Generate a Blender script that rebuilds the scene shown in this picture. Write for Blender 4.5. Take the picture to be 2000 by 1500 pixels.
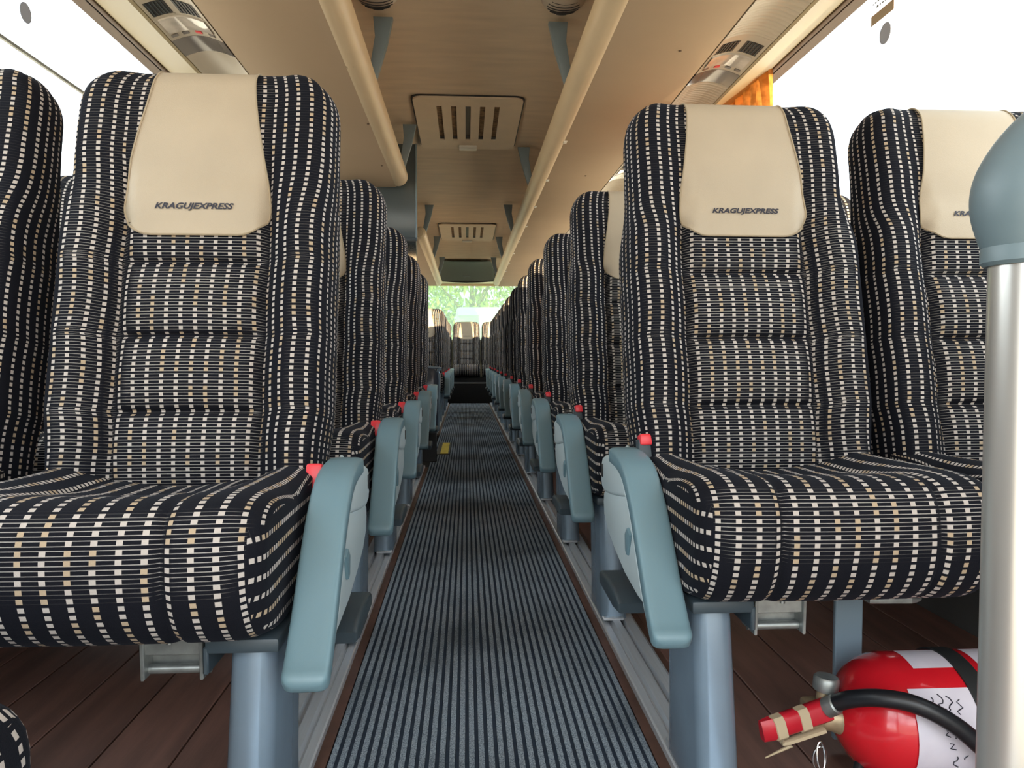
import bpy, bmesh, math, random
from mathutils import Vector, Matrix, Euler
from math import sin, cos, pi, sqrt, radians

random.seed(7)
for o in list(bpy.data.objects):
    bpy.data.objects.remove(o, do_unlink=True)
SC = bpy.context.scene
COL = SC.collection

# ------------------------------------------------------------------ camera, sky, sun, exposure
CAM_H = 0.66
cam_d = bpy.data.cameras.new('camera')
cam_d.sensor_width = 36.0
cam_d.lens = 36.0 * 1444.0 / 2000.0
cam_d.clip_start = 0.02
cam_d.clip_end = 500
cam = bpy.data.objects.new('camera', cam_d)
COL.objects.link(cam)
cam.location = (0, 0, CAM_H)
cam.rotation_euler = (radians(90 - 2.14), 0, radians(-3.524))
SC.camera = cam

SKY_STRENGTH = 2.0
world = bpy.data.worlds.new('sky')
SC.world = world
world.use_nodes = True
wn, wl = world.node_tree.nodes, world.node_tree.links
wn.clear()
w_out = wn.new('ShaderNodeOutputWorld')
w_bg = wn.new('ShaderNodeBackground')
w_tc = wn.new('ShaderNodeTexCoord')
w_no = wn.new('ShaderNodeTexNoise')
w_no.inputs['Scale'].default_value = 3.4
w_no.inputs['Detail'].default_value = 4
w_rm = wn.new('ShaderNodeValToRGB')
w_rm.color_ramp.elements[0].position = 0.36
w_rm.color_ramp.elements[0].color = (0.085, 0.14, 0.17, 1)
w_rm.color_ramp.elements[1].position = 0.54
w_rm.color_ramp.elements[1].color = (0.93, 0.97, 1.0, 1)
wl.new(w_tc.outputs['Generated'], w_no.inputs['Vector'])
wl.new(w_no.outputs['Fac'], w_rm.inputs['Fac'])
wl.new(w_rm.outputs['Color'], w_bg.inputs['Color'])
w_bg.inputs['Strength'].default_value = SKY_STRENGTH
wl.new(w_bg.outputs['Background'], w_out.inputs['Surface'])

SUN_EL = radians(6.0)
to_sun = Vector((0.414 * cos(SUN_EL), -0.910 * cos(SUN_EL), sin(SUN_EL))).normalized()
sun_d = bpy.data.lights.new('sun', 'SUN')
sun_d.energy = 7.0
sun_d.angle = radians(0.6)
sun_d.color = (1.0, 0.74, 0.45)
sun = bpy.data.objects.new('sun', sun_d)
COL.objects.link(sun)
sun.rotation_euler = (-to_sun).to_track_quat('-Z', 'Y').to_euler()
sun.location = (8, -16, 6)

vs = SC.view_settings
vs.view_transform = 'Standard'
vs.look = 'None'
vs.gamma = 1.0
vs.use_curve_mapping = False
vs.exposure = 1.75
SC.cycles.max_bounces = 10
SC.cycles.diffuse_bounces = 8
SC.cycles.transparent_max_bounces = 16
SC.cycles.use_denoising = True
SC.cycles.caustics_reflective = False
SC.cycles.caustics_refractive = False
SC.cycles.sample_clamp_indirect = 8.0

# ------------------------------------------------------------------ materials
def mat(name, color, rough=0.6, metal=0.0, spec=0.5, noise=0.0, nscale=30.0, bump=0.0, bscale=200.0,
        sheen=0.0, coat=0.0, stretch=None):
    m = bpy.data.materials.new(name)
    m.use_nodes = True
    nt = m.node_tree
    b = nt.nodes['Principled BSDF']
    b.inputs['Base Color'].default_value = (*color, 1)
    b.inputs['Roughness'].default_value = rough
    b.inputs['Metallic'].default_value = metal
    b.inputs['Specular IOR Level'].default_value = spec
    b.inputs['Sheen Weight'].default_value = sheen
    b.inputs['Coat Weight'].default_value = coat
    if noise > 0 or bump > 0:
        tc = nt.nodes.new('ShaderNodeTexCoord')
        src = tc.outputs['Object']
        if stretch:
            mp = nt.nodes.new('ShaderNodeMapping')
            mp.inputs['Scale'].default_value = stretch
            nt.links.new(src, mp.inputs['Vector'])
            src = mp.outputs['Vector']
    if noise > 0:
        n = nt.nodes.new('ShaderNodeTexNoise')
        n.inputs['Scale'].default_value = nscale
        n.inputs['Detail'].default_value = 5
        nt.links.new(src, n.inputs['Vector'])
        r = nt.nodes.new('ShaderNodeValToRGB')
        r.color_ramp.elements[0].position = 0.3
        r.color_ramp.elements[1].position = 0.7
        r.color_ramp.elements[0].color = (*[max(0, c * (1 - noise)) for c in color], 1)
        r.color_ramp.elements[1].color = (*[min(1, c * (1 + noise)) for c in color], 1)
        nt.links.new(n.outputs['Fac'], r.inputs['Fac'])
        nt.links.new(r.outputs['Color'], b.inputs['Base Color'])
    if bump > 0:
        n2 = nt.nodes.new('ShaderNodeTexNoise')
        n2.inputs['Scale'].default_value = bscale
        nt.links.new(src, n2.inputs['Vector'])
        bp = nt.nodes.new('ShaderNodeBump')
        bp.inputs['Strength'].default_value = bump
        bp.inputs['Distance'].default_value = 0.002
        nt.links.new(n2.outputs['Fac'], bp.inputs['Height'])
        nt.links.new(bp.outputs['Normal'], b.inputs['Normal'])
    return m

def math_node(nt, op, a, b=None, c=None):
    n = nt.nodes.new('ShaderNodeMath')
    n.operation = op
    for i, v in enumerate((a, b, c)):
        if v is None:
            continue
        if isinstance(v, (int, float)):
            n.inputs[i].default_value = v
        else:
            nt.links.new(v, n.inputs[i])
    return n.outputs[0]

def fabric_material():
    """dark navy velvet: columns of cream and tan dashes, joined by thin cross threads"""
    m = bpy.data.materials.new('dashed_velvet')
    m.use_nodes = True
    nt = m.node_tree
    N, L = nt.nodes, nt.links
    b = N['Principled BSDF']
    uv = N.new('ShaderNodeUVMap')
    uv.uv_map = 'weave'
    nz = N.new('ShaderNodeTexNoise')
    nz.inputs['Scale'].default_value = 14.0
    L.new(uv.outputs['UV'], nz.inputs['Vector'])
    sp = N.new('ShaderNodeSeparateXYZ')
    L.new(uv.outputs['UV'], sp.inputs[0])
    wob = math_node(nt, 'MULTIPLY', math_node(nt, 'SUBTRACT', nz.outputs['Fac'], 0.5), 0.004)
    u = math_node(nt, 'DIVIDE', math_node(nt, 'ADD', sp.outputs['X'], wob), 0.0222)
    v = math_node(nt, 'DIVIDE', sp.outputs['Y'], 0.0096)
    fu = math_node(nt, 'FRACT', u)
    fv = math_node(nt, 'FRACT', v)
    du = math_node(nt, 'ABSOLUTE', math_node(nt, 'SUBTRACT', fu, 0.5))
    dv = math_node(nt, 'ABSOLUTE', math_node(nt, 'SUBTRACT', fv, 0.5))
    col = math_node(nt, 'LESS_THAN', du, 0.135)
    row = math_node(nt, 'LESS_THAN', dv, 0.30)
    dot = math_node(nt, 'MULTIPLY', col, row)
    # cross threads along the upper and the lower edge of every row of dashes
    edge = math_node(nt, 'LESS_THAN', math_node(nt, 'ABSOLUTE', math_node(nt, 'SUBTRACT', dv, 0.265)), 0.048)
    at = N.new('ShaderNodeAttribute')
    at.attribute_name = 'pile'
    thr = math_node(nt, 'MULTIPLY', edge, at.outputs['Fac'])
    cell = N.new('ShaderNodeCombineXYZ')
    L.new(math_node(nt, 'FLOOR', u), cell.inputs[0])
    L.new(math_node(nt, 'FLOOR', math_node(nt, 'MULTIPLY', v, 0.5)), cell.inputs[1])
    wn_ = N.new('ShaderNodeTexWhiteNoise')
    wn_.noise_dimensions = '2D'
    L.new(cell.outputs[0], wn_.inputs['Vector'])
    tan = math_node(nt, 'GREATER_THAN', wn_.outputs['Value'], 0.74)
    mx = N.new('ShaderNodeMix'); mx.data_type = 'RGBA'
    L.new(tan, mx.inputs[0])
    mx.inputs[6].default_value = (0.56, 0.51, 0.47, 1)
    mx.inputs[7].default_value = (0.50, 0.39, 0.27, 1)
    fine = N.new('ShaderNodeTexNoise')
    fine.inputs['Scale'].default_value = 900.0
    L.new(uv.outputs['UV'], fine.inputs['Vector'])
    dk = N.new('ShaderNodeMix'); dk.data_type = 'RGBA'
    L.new(fine.outputs['Fac'], dk.inputs[0])
    dk.inputs[6].default_value = (0.0045, 0.005, 0.008, 1)
    dk.inputs[7].default_value = (0.011, 0.012, 0.018, 1)
    m1 = N.new('ShaderNodeMix'); m1.data_type = 'RGBA'
    L.new(thr, m1.inputs[0])
    L.new(dk.outputs[2], m1.inputs[6])
    m1.inputs[7].default_value = (0.38, 0.36, 0.34, 1)
    m2 = N.new('ShaderNodeMix'); m2.data_type = 'RGBA'
    L.new(dot, m2.inputs[0])
    L.new(m1.outputs[2], m2.inputs[6])
    L.new(mx.outputs[2], m2.inputs[7])
    L.new(m2.outputs[2], b.inputs['Base Color'])
    b.inputs['Roughness'].default_value = 0.9
    b.inputs['Specular IOR Level'].default_value = 0.15
    b.inputs['Sheen Weight'].default_value = 0.03
    b.inputs['Sheen Roughness'].default_value = 0.4
    b.inputs['Sheen Tint'].default_value = (0.45, 0.55, 0.75, 1)
    bp = N.new('ShaderNodeBump')
    bp.inputs['Strength'].default_value = 0.5
    bp.inputs['Distance'].default_value = 0.0015
    hh = math_node(nt, 'ADD', math_node(nt, 'MULTIPLY', row, 0.6), math_node(nt, 'MULTIPLY', fine.outputs['Fac'], 0.5))
    L.new(hh, bp.inputs['Height'])
    L.new(bp.outputs['Normal'], b.inputs['Normal'])
    return m

def glass_material(name, tint, haze=0.0, gloss=0.06):
    m = bpy.data.materials.new(name)
    m.use_nodes = True
    nt = m.node_tree
    nt.nodes.clear()
    out = nt.nodes.new('ShaderNodeOutputMaterial')
    tr = nt.nodes.new('ShaderNodeBsdfTransparent')
    tr.inputs['Color'].default_value = (*tint, 1)
    gl = nt.nodes.new('ShaderNodeBsdfGlossy')
    gl.inputs['Roughness'].default_value = 0.02
    mx = nt.nodes.new('ShaderNodeMixShader')
    mx.inputs[0].default_value = gloss
    nt.links.new(tr.outputs[0], mx.inputs[1])
    nt.links.new(gl.outputs[0], mx.inputs[2])
    last = mx.outputs[0]
    if haze > 0:
        tl = nt.nodes.new('ShaderNodeBsdfTranslucent')
        tl.inputs['Color'].default_value = (0.80, 0.95, 0.87, 1)
        m2 = nt.nodes.new('ShaderNodeMixShader')
        m2.inputs[0].default_value = haze
        nt.links.new(last, m2.inputs[1])
        nt.links.new(tl.outputs[0], m2.inputs[2])
        last = m2.outputs[0]
    nt.links.new(last, out.inputs['Surface'])
    return m

def translucent_cloth(name, c1, c2):
    m = bpy.data.materials.new(name)
    m.use_nodes = True
    nt = m.node_tree
    b = nt.nodes['Principled BSDF']
    out = nt.nodes['Material Output']
    tc = nt.nodes.new('ShaderNodeTexCoord')
    n = nt.nodes.new('ShaderNodeTexNoise')
    n.inputs['Scale'].default_value = 26
    nt.links.new(tc.outputs['Object'], n.inputs['Vector'])
    r = nt.nodes.new('ShaderNodeValToRGB')
    r.color_ramp.elements[0].color = (*c1, 1)
    r.color_ramp.elements[1].color = (*c2, 1)
    r.color_ramp.elements[0].position = .35
    r.color_ramp.elements[1].position = .65
    nt.links.new(n.outputs['Fac'], r.inputs['Fac'])
    nt.links.new(r.outputs['Color'], b.inputs['Base Color'])
    b.inputs['Roughness'].default_value = 0.9
    tl = nt.nodes.new('ShaderNodeBsdfTranslucent')
    nt.links.new(r.outputs['Color'], tl.inputs['Color'])
    mx = nt.nodes.new('ShaderNodeMixShader')
    mx.inputs[0].default_value = 0.5
    nt.links.new(b.outputs[0], mx.inputs[1])
    nt.links.new(tl.outputs[0], mx.inputs[2])
    nt.links.new(mx.outputs[0], out.inputs['Surface'])
    return m

def carpet_material():
    m = bpy.data.materials.new('ribbed_carpet')
    m.use_nodes = True
    nt = m.node_tree
    N, L = nt.nodes, nt.links
    b = N['Principled BSDF']
    tc = N.new('ShaderNodeTexCoord')
    sp = N.new('ShaderNodeSeparateXYZ')
    L.new(tc.outputs['Object'], sp.inputs[0])
    fr = math_node(nt, 'FRACT', math_node(nt, 'DIVIDE', math_node(nt, 'ADD', sp.outputs['X'], 0.2675), 0.01621))
    d = math_node(nt, 'ABSOLUTE', math_node(nt, 'SUBTRACT', fr, 0.5))
    top = math_node(nt, 'LESS_THAN', d, 0.30)
    n = N.new('ShaderNodeTexNoise')
    n.inputs['Scale'].default_value = 420
    n.inputs['Detail'].default_value = 4
    L.new(tc.outputs['Object'], n.inputs['Vector'])
    r = N.new('ShaderNodeValToRGB')
    r.color_ramp.elements[0].position = .38
    r.color_ramp.elements[1].position = .62
    r.color_ramp.elements[0].color = (0.12, 0.155, 0.195, 1)
    r.color_ramp.elements[1].color = (0.36, 0.43, 0.50, 1)
    L.new(n.outputs['Fac'], r.inputs['Fac'])
    st = N.new('ShaderNodeTexNoise')
    st.inputs['Scale'].default_value = 5
    st.inputs['Detail'].default_value = 4
    L.new(tc.outputs['Object'], st.inputs['Vector'])
    r2 = N.new('ShaderNodeValToRGB')
    r2.color_ramp.elements[0].position = .30
    r2.color_ramp.elements[1].position = .50
    r2.color_ramp.elements[0].color = (0.62, 0.62, 0.62, 1)
    r2.color_ramp.elements[1].color = (1, 1, 1, 1)
    L.new(st.outputs['Fac'], r2.inputs['Fac'])
    mul = N.new('ShaderNodeMix'); mul.data_type = 'RGBA'; mul.blend_type = 'MULTIPLY'
    mul.inputs[0].default_value = 1.0
    L.new(r.outputs['Color'], mul.inputs[6])
    L.new(r2.outputs['Color'], mul.inputs[7])
    mx = N.new('ShaderNodeMix'); mx.data_type = 'RGBA'
    L.new(top, mx.inputs[0])
    mx.inputs[6].default_value = (0.035, 0.050, 0.075, 1)
    L.new(mul.outputs[2], mx.inputs[7])
    L.new(mx.outputs[2], b.inputs['Base Color'])
    b.inputs['Roughness'].default_value = 0.95
    b.inputs['Specular IOR Level'].default_value = 0.1
    bp = N.new('ShaderNodeBump')
    bp.inputs['Strength'].default_value = 0.7
    bp.inputs['Distance'].default_value = 0.002
    L.new(n.outputs['Fac'], bp.inputs['Height'])
    L.new(bp.outputs['Normal'], b.inputs['Normal'])
    return m

def label_paper():
    m = bpy.data.materials.new('printed_label')
    m.use_nodes = True
    nt = m.node_tree
    N, L = nt.nodes, nt.links
    b = N['Principled BSDF']
    tc = N.new('ShaderNodeTexCoord')
    n = N.new('ShaderNodeTexNoise')
    n.inputs['Scale'].default_value = 25
    L.new(tc.outputs['Object'], n.inputs['Vector'])
    r = N.new('ShaderNodeValToRGB')
    r.color_ramp.elements[0].color = (0.60, 0.56, 0.66, 1)
    r.color_ramp.elements[1].color = (0.80, 0.76, 0.82, 1)
    L.new(n.outputs['Fac'], r.inputs['Fac'])
    L.new(r.outputs['Color'], b.inputs['Base Color'])
    b.inputs['Roughness'].default_value = 0.5
    return m

FAB = fabric_material()
M_cover = mat('cream_leatherette', (0.50, 0.415, 0.30), 0.55, noise=0.05, nscale=9, bump=0.15, bscale=700)
M_stitch = mat('cream_edge_binding', (0.42, 0.34, 0.23), 0.8)
M_ink = mat('dark_print', (0.025, 0.025, 0.04), 0.6)
M_pad = mat('teal_grey_soft_plastic', (0.165, 0.275, 0.325), 0.40, spec=0.5, bump=0.05, bscale=900)
M_body = mat('pale_grey_green_plastic', (0.56, 0.66, 0.69), 0.42, bump=0.04, bscale=900)
M_legm = mat('blue_grey_painted_steel', (0.28, 0.375, 0.47), 0.26, metal=0.45, noise=0.06, nscale=12)
M_dark = mat('dark_slate_plastic', (0.045, 0.065, 0.08), 0.45)
M_steel = mat('dull_steel', (0.33, 0.35, 0.34), 0.42, metal=0.7, noise=0.25, nscale=40)
M_rail = mat('brushed_aluminium', (0.62, 0.66, 0.71), 0.38, metal=0.45, noise=0.05, nscale=6, stretch=(40, 1, 40))
M_red = mat('red_plastic', (0.85, 0.045, 0.06), 0.35)
M_black = mat('black_plastic', (0.012, 0.012, 0.014), 0.5)
M_wood = mat('dark_red_brown_wood', (0.155, 0.078, 0.060), 0.45, noise=0.28, nscale=7, stretch=(5, 0.5, 5), bump=0.2, bscale=60)
def tone_by_object(m, amount):
    nt = m.node_tree
    b = nt.nodes['Principled BSDF']
    src = b.inputs['Base Color'].links[0].from_socket
    oi = nt.nodes.new('ShaderNodeObjectInfo')
    k = math_node(nt, 'ADD', math_node(nt, 'MULTIPLY', oi.outputs['Random'], 2 * amount), 1 - amount)
    mx = nt.nodes.new('ShaderNodeVectorMath')
    mx.operation = 'SCALE'
    nt.links.new(src, mx.inputs[0])
    nt.links.new(k, mx.inputs['Scale'])
    nt.links.new(mx.outputs[0], b.inputs['Base Color'])
tone_by_object(M_wood, .22)
M_woodedge = mat('brown_floor_edge', (0.11, 0.055, 0.040), 0.5, noise=0.3, nscale=14)
M_sub = mat('black_subfloor', (0.012, 0.009, 0.009), 0.8)
M_rackb = mat('tan_rack_trim', (0.47, 0.36, 0.255), 0.75, noise=0.03, nscale=3, bump=0.1, bscale=500)
M_rackr = mat('cream_rail_vinyl', (0.72, 0.58, 0.40), 0.42, noise=0.03, nscale=5)
M_ceil = mat('brown_grey_ceiling_felt', (0.80, 0.67, 0.52), 0.85, noise=0.08, nscale=3, stretch=(1, 5, 1), bump=0.15, bscale=400)
M_hatch = mat('beige_hatch_plastic', (0.84, 0.71, 0.55), 0.55, noise=0.04, nscale=8)
M_slot = mat('brown_slot_backing', (0.20, 0.12, 0.06), 0.8, noise=0.6, nscale=40)  # mottled brown backing behind the hatch slots
M_white = mat('white_label_plastic', (0.82, 0.82, 0.78), 0.5)
M_brkt = mat('blue_grey_bracket_plastic', (0.20, 0.27, 0.32), 0.45)
M_chan = mat('grey_beige_channel_plastic', (0.48, 0.43, 0.36), 0.35, spec=0.5)
M_smoke = mat('smoked_display_plastic', (0.17, 0.155, 0.15), 0.18, coat=0.3)
M_lens = mat('glossy_lamp_lens', (0.60, 0.56, 0.52), 0.06, spec=0.8, coat=0.6, noise=0.25, nscale=18)
M_trim = mat('cream_window_trim', (0.38, 0.32, 0.205), 0.6)
M_gask = mat('brown_window_gasket', (0.13, 0.085, 0.06), 0.5)
M_wall = mat('dark_side_lining', (0.085, 0.08, 0.075), 0.8, noise=0.06, nscale=10)
M_ext = mat('pale_bus_skin', (0.7, 0.7, 0.7), 0.5)
M_cab = mat('glossy_blue_grey_cabinet', (0.085, 0.110, 0.125), 0.16, spec=0.6)
M_panel = mat('glossy_navy_panel', (0.06, 0.075, 0.11), 0.18, spec=0.6)
M_spoil = mat('dark_grey_rear_cowl', (0.10, 0.10, 0.095), 0.5)
M_speak = mat('grey_beige_speaker_plastic', (0.50, 0.44, 0.37), 0.4)
M_pole = mat('silver_pole_metal', (0.74, 0.72, 0.68), 0.28, metal=0.75)
M_cap = mat('grey_blue_cap_plastic', (0.155, 0.215, 0.24), 0.42)
M_carp = carpet_material()
M_riser = mat('black_riser_carpet', (0.013, 0.012, 0.012), 0.95)
M_yel = mat('yellow_marker', (0.72, 0.56, 0.05), 0.6, noise=0.15, nscale=30)
M_extred = mat('red_cylinder_paint', (0.62, 0.012, 0.022), 0.22, coat=0.5, noise=0.10, nscale=8)
M_lever = mat('dark_red_lever_plastic', (0.50, 0.014, 0.028), 0.35, noise=0.1, nscale=30)
M_tape = mat('beige_masking_tape', (0.50, 0.40, 0.26), 0.8)
M_brass = mat('brass_valve', (0.48, 0.37, 0.23), 0.38, metal=0.5, noise=0.2, nscale=50)
M_rubber = mat('black_rubber', (0.012, 0.013, 0.016), 0.38)
M_strap = mat('black_strap', (0.016, 0.018, 0.019), 0.6)
M_chrome = mat('chrome', (0.62, 0.62, 0.62), 0.15, metal=1.0)
M_paper = label_paper()
M_curt = translucent_cloth('orange_curtain_cloth', (0.90, 0.48, 0.12), (0.55, 0.24, 0.05))  # second, darker orange puts fold shade into the cloth colour
M_glass = glass_material('side_glass', (0.95, 0.97, 0.97), 0.0, 0.05)
M_rglass = glass_material('rear_glass_green_haze', (0.54, 0.65, 0.56), 0.16, 0.04)
M_decal = mat('grey_blue_decal', (0.30, 0.34, 0.46), 0.5)
M_decal2 = mat('tan_decal', (0.36, 0.29, 0.23), 0.5)
M_ground = mat('warm_bounce_ground', (0.60, 0.48, 0.34), 0.9, noise=0.1, nscale=0.5)  # warm tone picked to bounce warm light up into the coach
M_leaf = mat('sunlit_leaf', (0.22, 0.34, 0.06), 0.6, noise=0.5, nscale=1.2)
M_bark = mat('bark', (0.10, 0.075, 0.05), 0.9, noise=0.3, nscale=10)
M_van = mat('white_van_paint', (0.52, 0.56, 0.60), 0.3, coat=0.4)
M_vwin = mat('dark_van_glass', (0.30, 0.34, 0.38), 0.08)
M_tyre = mat('tyre_rubber', (0.02, 0.02, 0.02), 0.8)
M_blocker = mat('sun_blocker_wall', (0.65, 0.62, 0.56), 0.9, noise=0.1, nscale=1)

# ------------------------------------------------------------------ helpers
def link(name, me, m=None, parent=None, sharp=40):
    o = bpy.data.objects.new(name, me)
    COL.objects.link(o)
    if m is not None and not me.materials:
        me.materials.append(m)
    if parent is not None:
        o.parent = parent
    return o

def finish(name, bm, m, parent=None, sharp=40, recalc=True):
    if recalc:
        bmesh.ops.recalc_face_normals(bm, faces=bm.faces[:])
    me = bpy.data.meshes.new(name)
    bm.to_mesh(me)
    bm.free()
    for p in me.polygons:
        p.use_smooth = True
    me.set_sharp_from_angle(angle=radians(sharp))
    return link(name, me, m, parent)

def empty(name, label, cat, group=None, loc=(0, 0, 0)):
    o = bpy.data.objects.new(name, None)
    o.empty_display_size = 0.1
    COL.objects.link(o)
    o.location = loc
    tag(o, label, cat, group)
    return o

def tag(o, label, cat, group=None, kind=None):
    o['label'] = label
    o['category'] = cat
    if group:
        o['group'] = group
    if kind:
        o['kind'] = kind
    return o

def struct(o, label=None):
    o['kind'] = 'structure'
    if label:
        o['label'] = label
    return o

def box(bm, x0, x1, y0, y1, z0, z1, bevel=0.0, seg=2, mtx=None):
    r = bmesh.ops.create_cube(bm, size=1.0)
    vs_ = r['verts']
    for v in vs_:
        v.co = Vector(((x0 + x1) / 2 + v.co.x * (x1 - x0), (y0 + y1) / 2 + v.co.y * (y1 - y0), (z0 + z1) / 2 + v.co.z * (z1 - z0)))
        if mtx is not None:
            v.co = mtx @ v.co
    if bevel > 0:
        es = list({e for v in vs_ for e in v.link_edges})
        bmesh.ops.bevel(bm, geom=es, offset=bevel, segments=seg, affect='EDGES', profile=0.5)

def boxo(name, x0, x1, y0, y1, z0, z1, m, parent=None, bevel=0.0, seg=2, mtx=None):
    bm = bmesh.new()
    box(bm, x0, x1, y0, y1, z0, z1, bevel, seg, mtx)
    return finish(name, bm, m, parent)

def prism(bm, pts, a0, a1, axis='X', bevel=0.0, seg=2):
    """extrude a polygon given in the two other axes (in XYZ order) from a0 to a1"""
    def P(p, a):
        if axis == 'X':
            return (a, p[0], p[1])
        if axis == 'Y':
            return (p[0], a, p[1])
        return (p[0], p[1], a)
    A = [bm.verts.new(P(p, a0)) for p in pts]
    B = [bm.verts.new(P(p, a1)) for p in pts]
    fs = [bm.faces.new(A), bm.faces.new(B[::-1])]
    n = len(pts)
    for i in range(n):
        fs.append(bm.faces.new((A[i], B[i], B[(i + 1) % n], A[(i + 1) % n])))
    bmesh.ops.recalc_face_normals(bm, faces=fs)
    if bevel > 0:
        es = list({e for f in fs[:2] for e in f.edges})
        bmesh.ops.bevel(bm, geom=es, offset=bevel, segments=seg, affect='EDGES', profile=0.5)

def smooth_path(pts, n=6):
    """Catmull-Rom through pts (tuples of any length)"""
    out = []
    P = [pts[0]] + list(pts) + [pts[-1]]
    for i in range(1, len(P) - 2):
        for k in range(n):
            t = k / n
            out.append(tuple(0.5 * ((2 * P[i][c]) + (-P[i - 1][c] + P[i + 1][c]) * t + (2 * P[i - 1][c] - 5 * P[i][c] + 4 * P[i + 1][c] - P[i + 2][c]) * t * t
                                   + (-P[i - 1][c] + 3 * P[i][c] - 3 * P[i + 1][c] + P[i + 2][c]) * t ** 3) for c in range(len(P[i]))))
    out.append(tuple(pts[-1]))
    return out

def tube(bm, pts, r, n=12, cap=True, closed=False):
    """tube through points; r is a number or one radius per point"""
    pts = [Vector(p) for p in pts]
    rs = [r] * len(pts) if isinstance(r, (int, float)) else r
    rings = []
    up = Vector((0, 0, 1))
    prev = None
    m_ = len(pts)
    for i, p in enumerate(pts):
        if closed:
            d = pts[(i + 1) % m_] - pts[i - 1]
        else:
            d = pts[min(i + 1, m_ - 1)] - pts[max(i - 1, 0)]
        d.normalize()
        if prev is None:
            a = d.cross(up)
            if a.length < 1e-3:
                a = d.cross(Vector((1, 0, 0)))
        else:
            a = prev - d * prev.dot(d)
        a.normalize()
        prev = a
        b = d.cross(a)
        rings.append([bm.verts.new(p + (a * cos(2 * pi * k / n) + b * sin(2 * pi * k / n)) * rs[i]) for k in range(n)])
    rng = range(m_) if closed else range(m_ - 1)
    for i in rng:
        A, B = rings[i], rings[(i + 1) % m_]
        for k in range(n):
            bm.faces.new((A[k], A[(k + 1) % n], B[(k + 1) % n], B[k]))
    if cap and not closed:
        bm.faces.new(rings[0][::-1])
        bm.faces.new(rings[-1])

def lathe(bm, prof, origin, axis, n=32):
    """prof: (distance along axis, radius)"""
    o = Vector(origin)
    d = Vector(axis).normalized()
    a = d.cross(Vector((0, 0, 1)))
    if a.length < 1e-3:
        a = Vector((1, 0, 0))
    a.normalize()
    b = d.cross(a)
    rings = []
    for h, r in prof:
        if r < 1e-5:
            rings.append([bm.verts.new(o + d * h)])
        else:
            rings.append([bm.verts.new(o + d * h + (a * cos(2 * pi * k / n) + b * sin(2 * pi * k / n)) * r) for k in range(n)])
    for A, B in zip(rings, rings[1:]):
        for k in range(n):
            q = [A[k % len(A)], A[(k + 1) % len(A)], B[(k + 1) % len(B)], B[k % len(B)]]
            u = []
            for v in q:
                if v not in u:
                    u.append(v)
            if len(u) > 2:
                bm.faces.new(u)
    if len(rings[0]) > 1:
        bm.faces.new(rings[0][::-1])
    if len(rings[-1]) > 1:
        bm.faces.new(rings[-1])

def grid(bm, rows, close_u=False):
    V = [[bm.verts.new(p) for p in r] for r in rows]
    for i in range(len(V) - 1):
        n = len(V[i])
        for j in range(n if close_u else n - 1):
            bm.faces.new((V[i][j], V[i][(j + 1) % n], V[i + 1][(j + 1) % n], V[i + 1][j]))
    return V

# ------------------------------------------------------------------ the bus shell
XC = 0.022              # middle of racks and walls
AX = 0.040              # middle of the aisle
WX0, WX1 = XC - 1.20, XC + 1.18
Y_FRONT, Y_BACK = -0.6, 12.0
Z_RACK, Z_WTOP, Z_SILL = 1.66, 1.78, 0.84

# floor slab with its planks
bm = bmesh.new()
box(bm, WX0 - .06, AX - .2675, Y_FRONT, 4.42, -.10, -.012)
box(bm, WX0 - .06, AX - .2675, 6.30, 10.36, -.10, -.012)
box(bm, AX - .2675, AX + .2675, Y_FRONT, 10.36, -.10, -.012)
box(bm, AX + .2675, WX1 + .06, Y_FRONT, 10.36, -.10, -.012)
floor = struct(finish('floor', bm, M_sub), 'dark floor of the coach under the seats')
PLW = 0.128
def plank(x0, x1, y0, y1):
    return boxo('plank', x0 + .0019, x1 - .0019, y0, y1, -.012, .0, M_wood, floor, 0.0012, 1)
for side in (1, -1):
    x = AX + side * 0.392
    lim = WX1 if side > 0 else WX0
    while (lim - x) * side > 0.01:
        x2 = x + side * PLW
        if (lim - x2) * side < 0:
            x2 = lim
        a, b = min(x, x2), max(x, x2)
        if side > 0:
            plank(a, b, Y_FRONT, 10.34)
        else:
            plank(a, b, Y_FRONT, 4.40)
            plank(a, b, 6.32, 10.34)
        x = x2
# wood strip between seat rail and carpet
for side in (1, -1):
    xs = sorted((AX + side * .2675, AX + side * .392))
    for (ya, yb) in (((Y_FRONT, 10.34),) if side > 0 else ((Y_FRONT, 4.40), (6.32, 10.34))):
        boxo('edge_board', xs[0], xs[1], ya, yb, -.012, .001, M_woodedge, floor)

# aluminium seat rails
n_trim = 1
for side in (1, -1):
    bm = bmesh.new()
    for (ya, yb) in (((Y_FRONT, 10.33),) if side > 0 else ((Y_FRONT, 4.39), (6.34, 10.33))):
        prof = [(.286, .001), (.286, .013), (.289, .015), (.303, .015), (.306, .011), (.309, .011), (.312, .022), (.329, .022), (.331, .010), (.339, .010), (.341, .022), (.362, .022), (.368, .008), (.376, .006), (.376, .001)]
        prism(bm, [(AX + side * a, z) for a, z in prof], ya, yb, 'Y')
    struct(finish('trim_%d' % n_trim, bm, M_rail, None, 25), 'aluminium seat rail on the floor, %s of the carpet' % ('right' if side > 0 else 'left'))
    n_trim += 1

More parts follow.
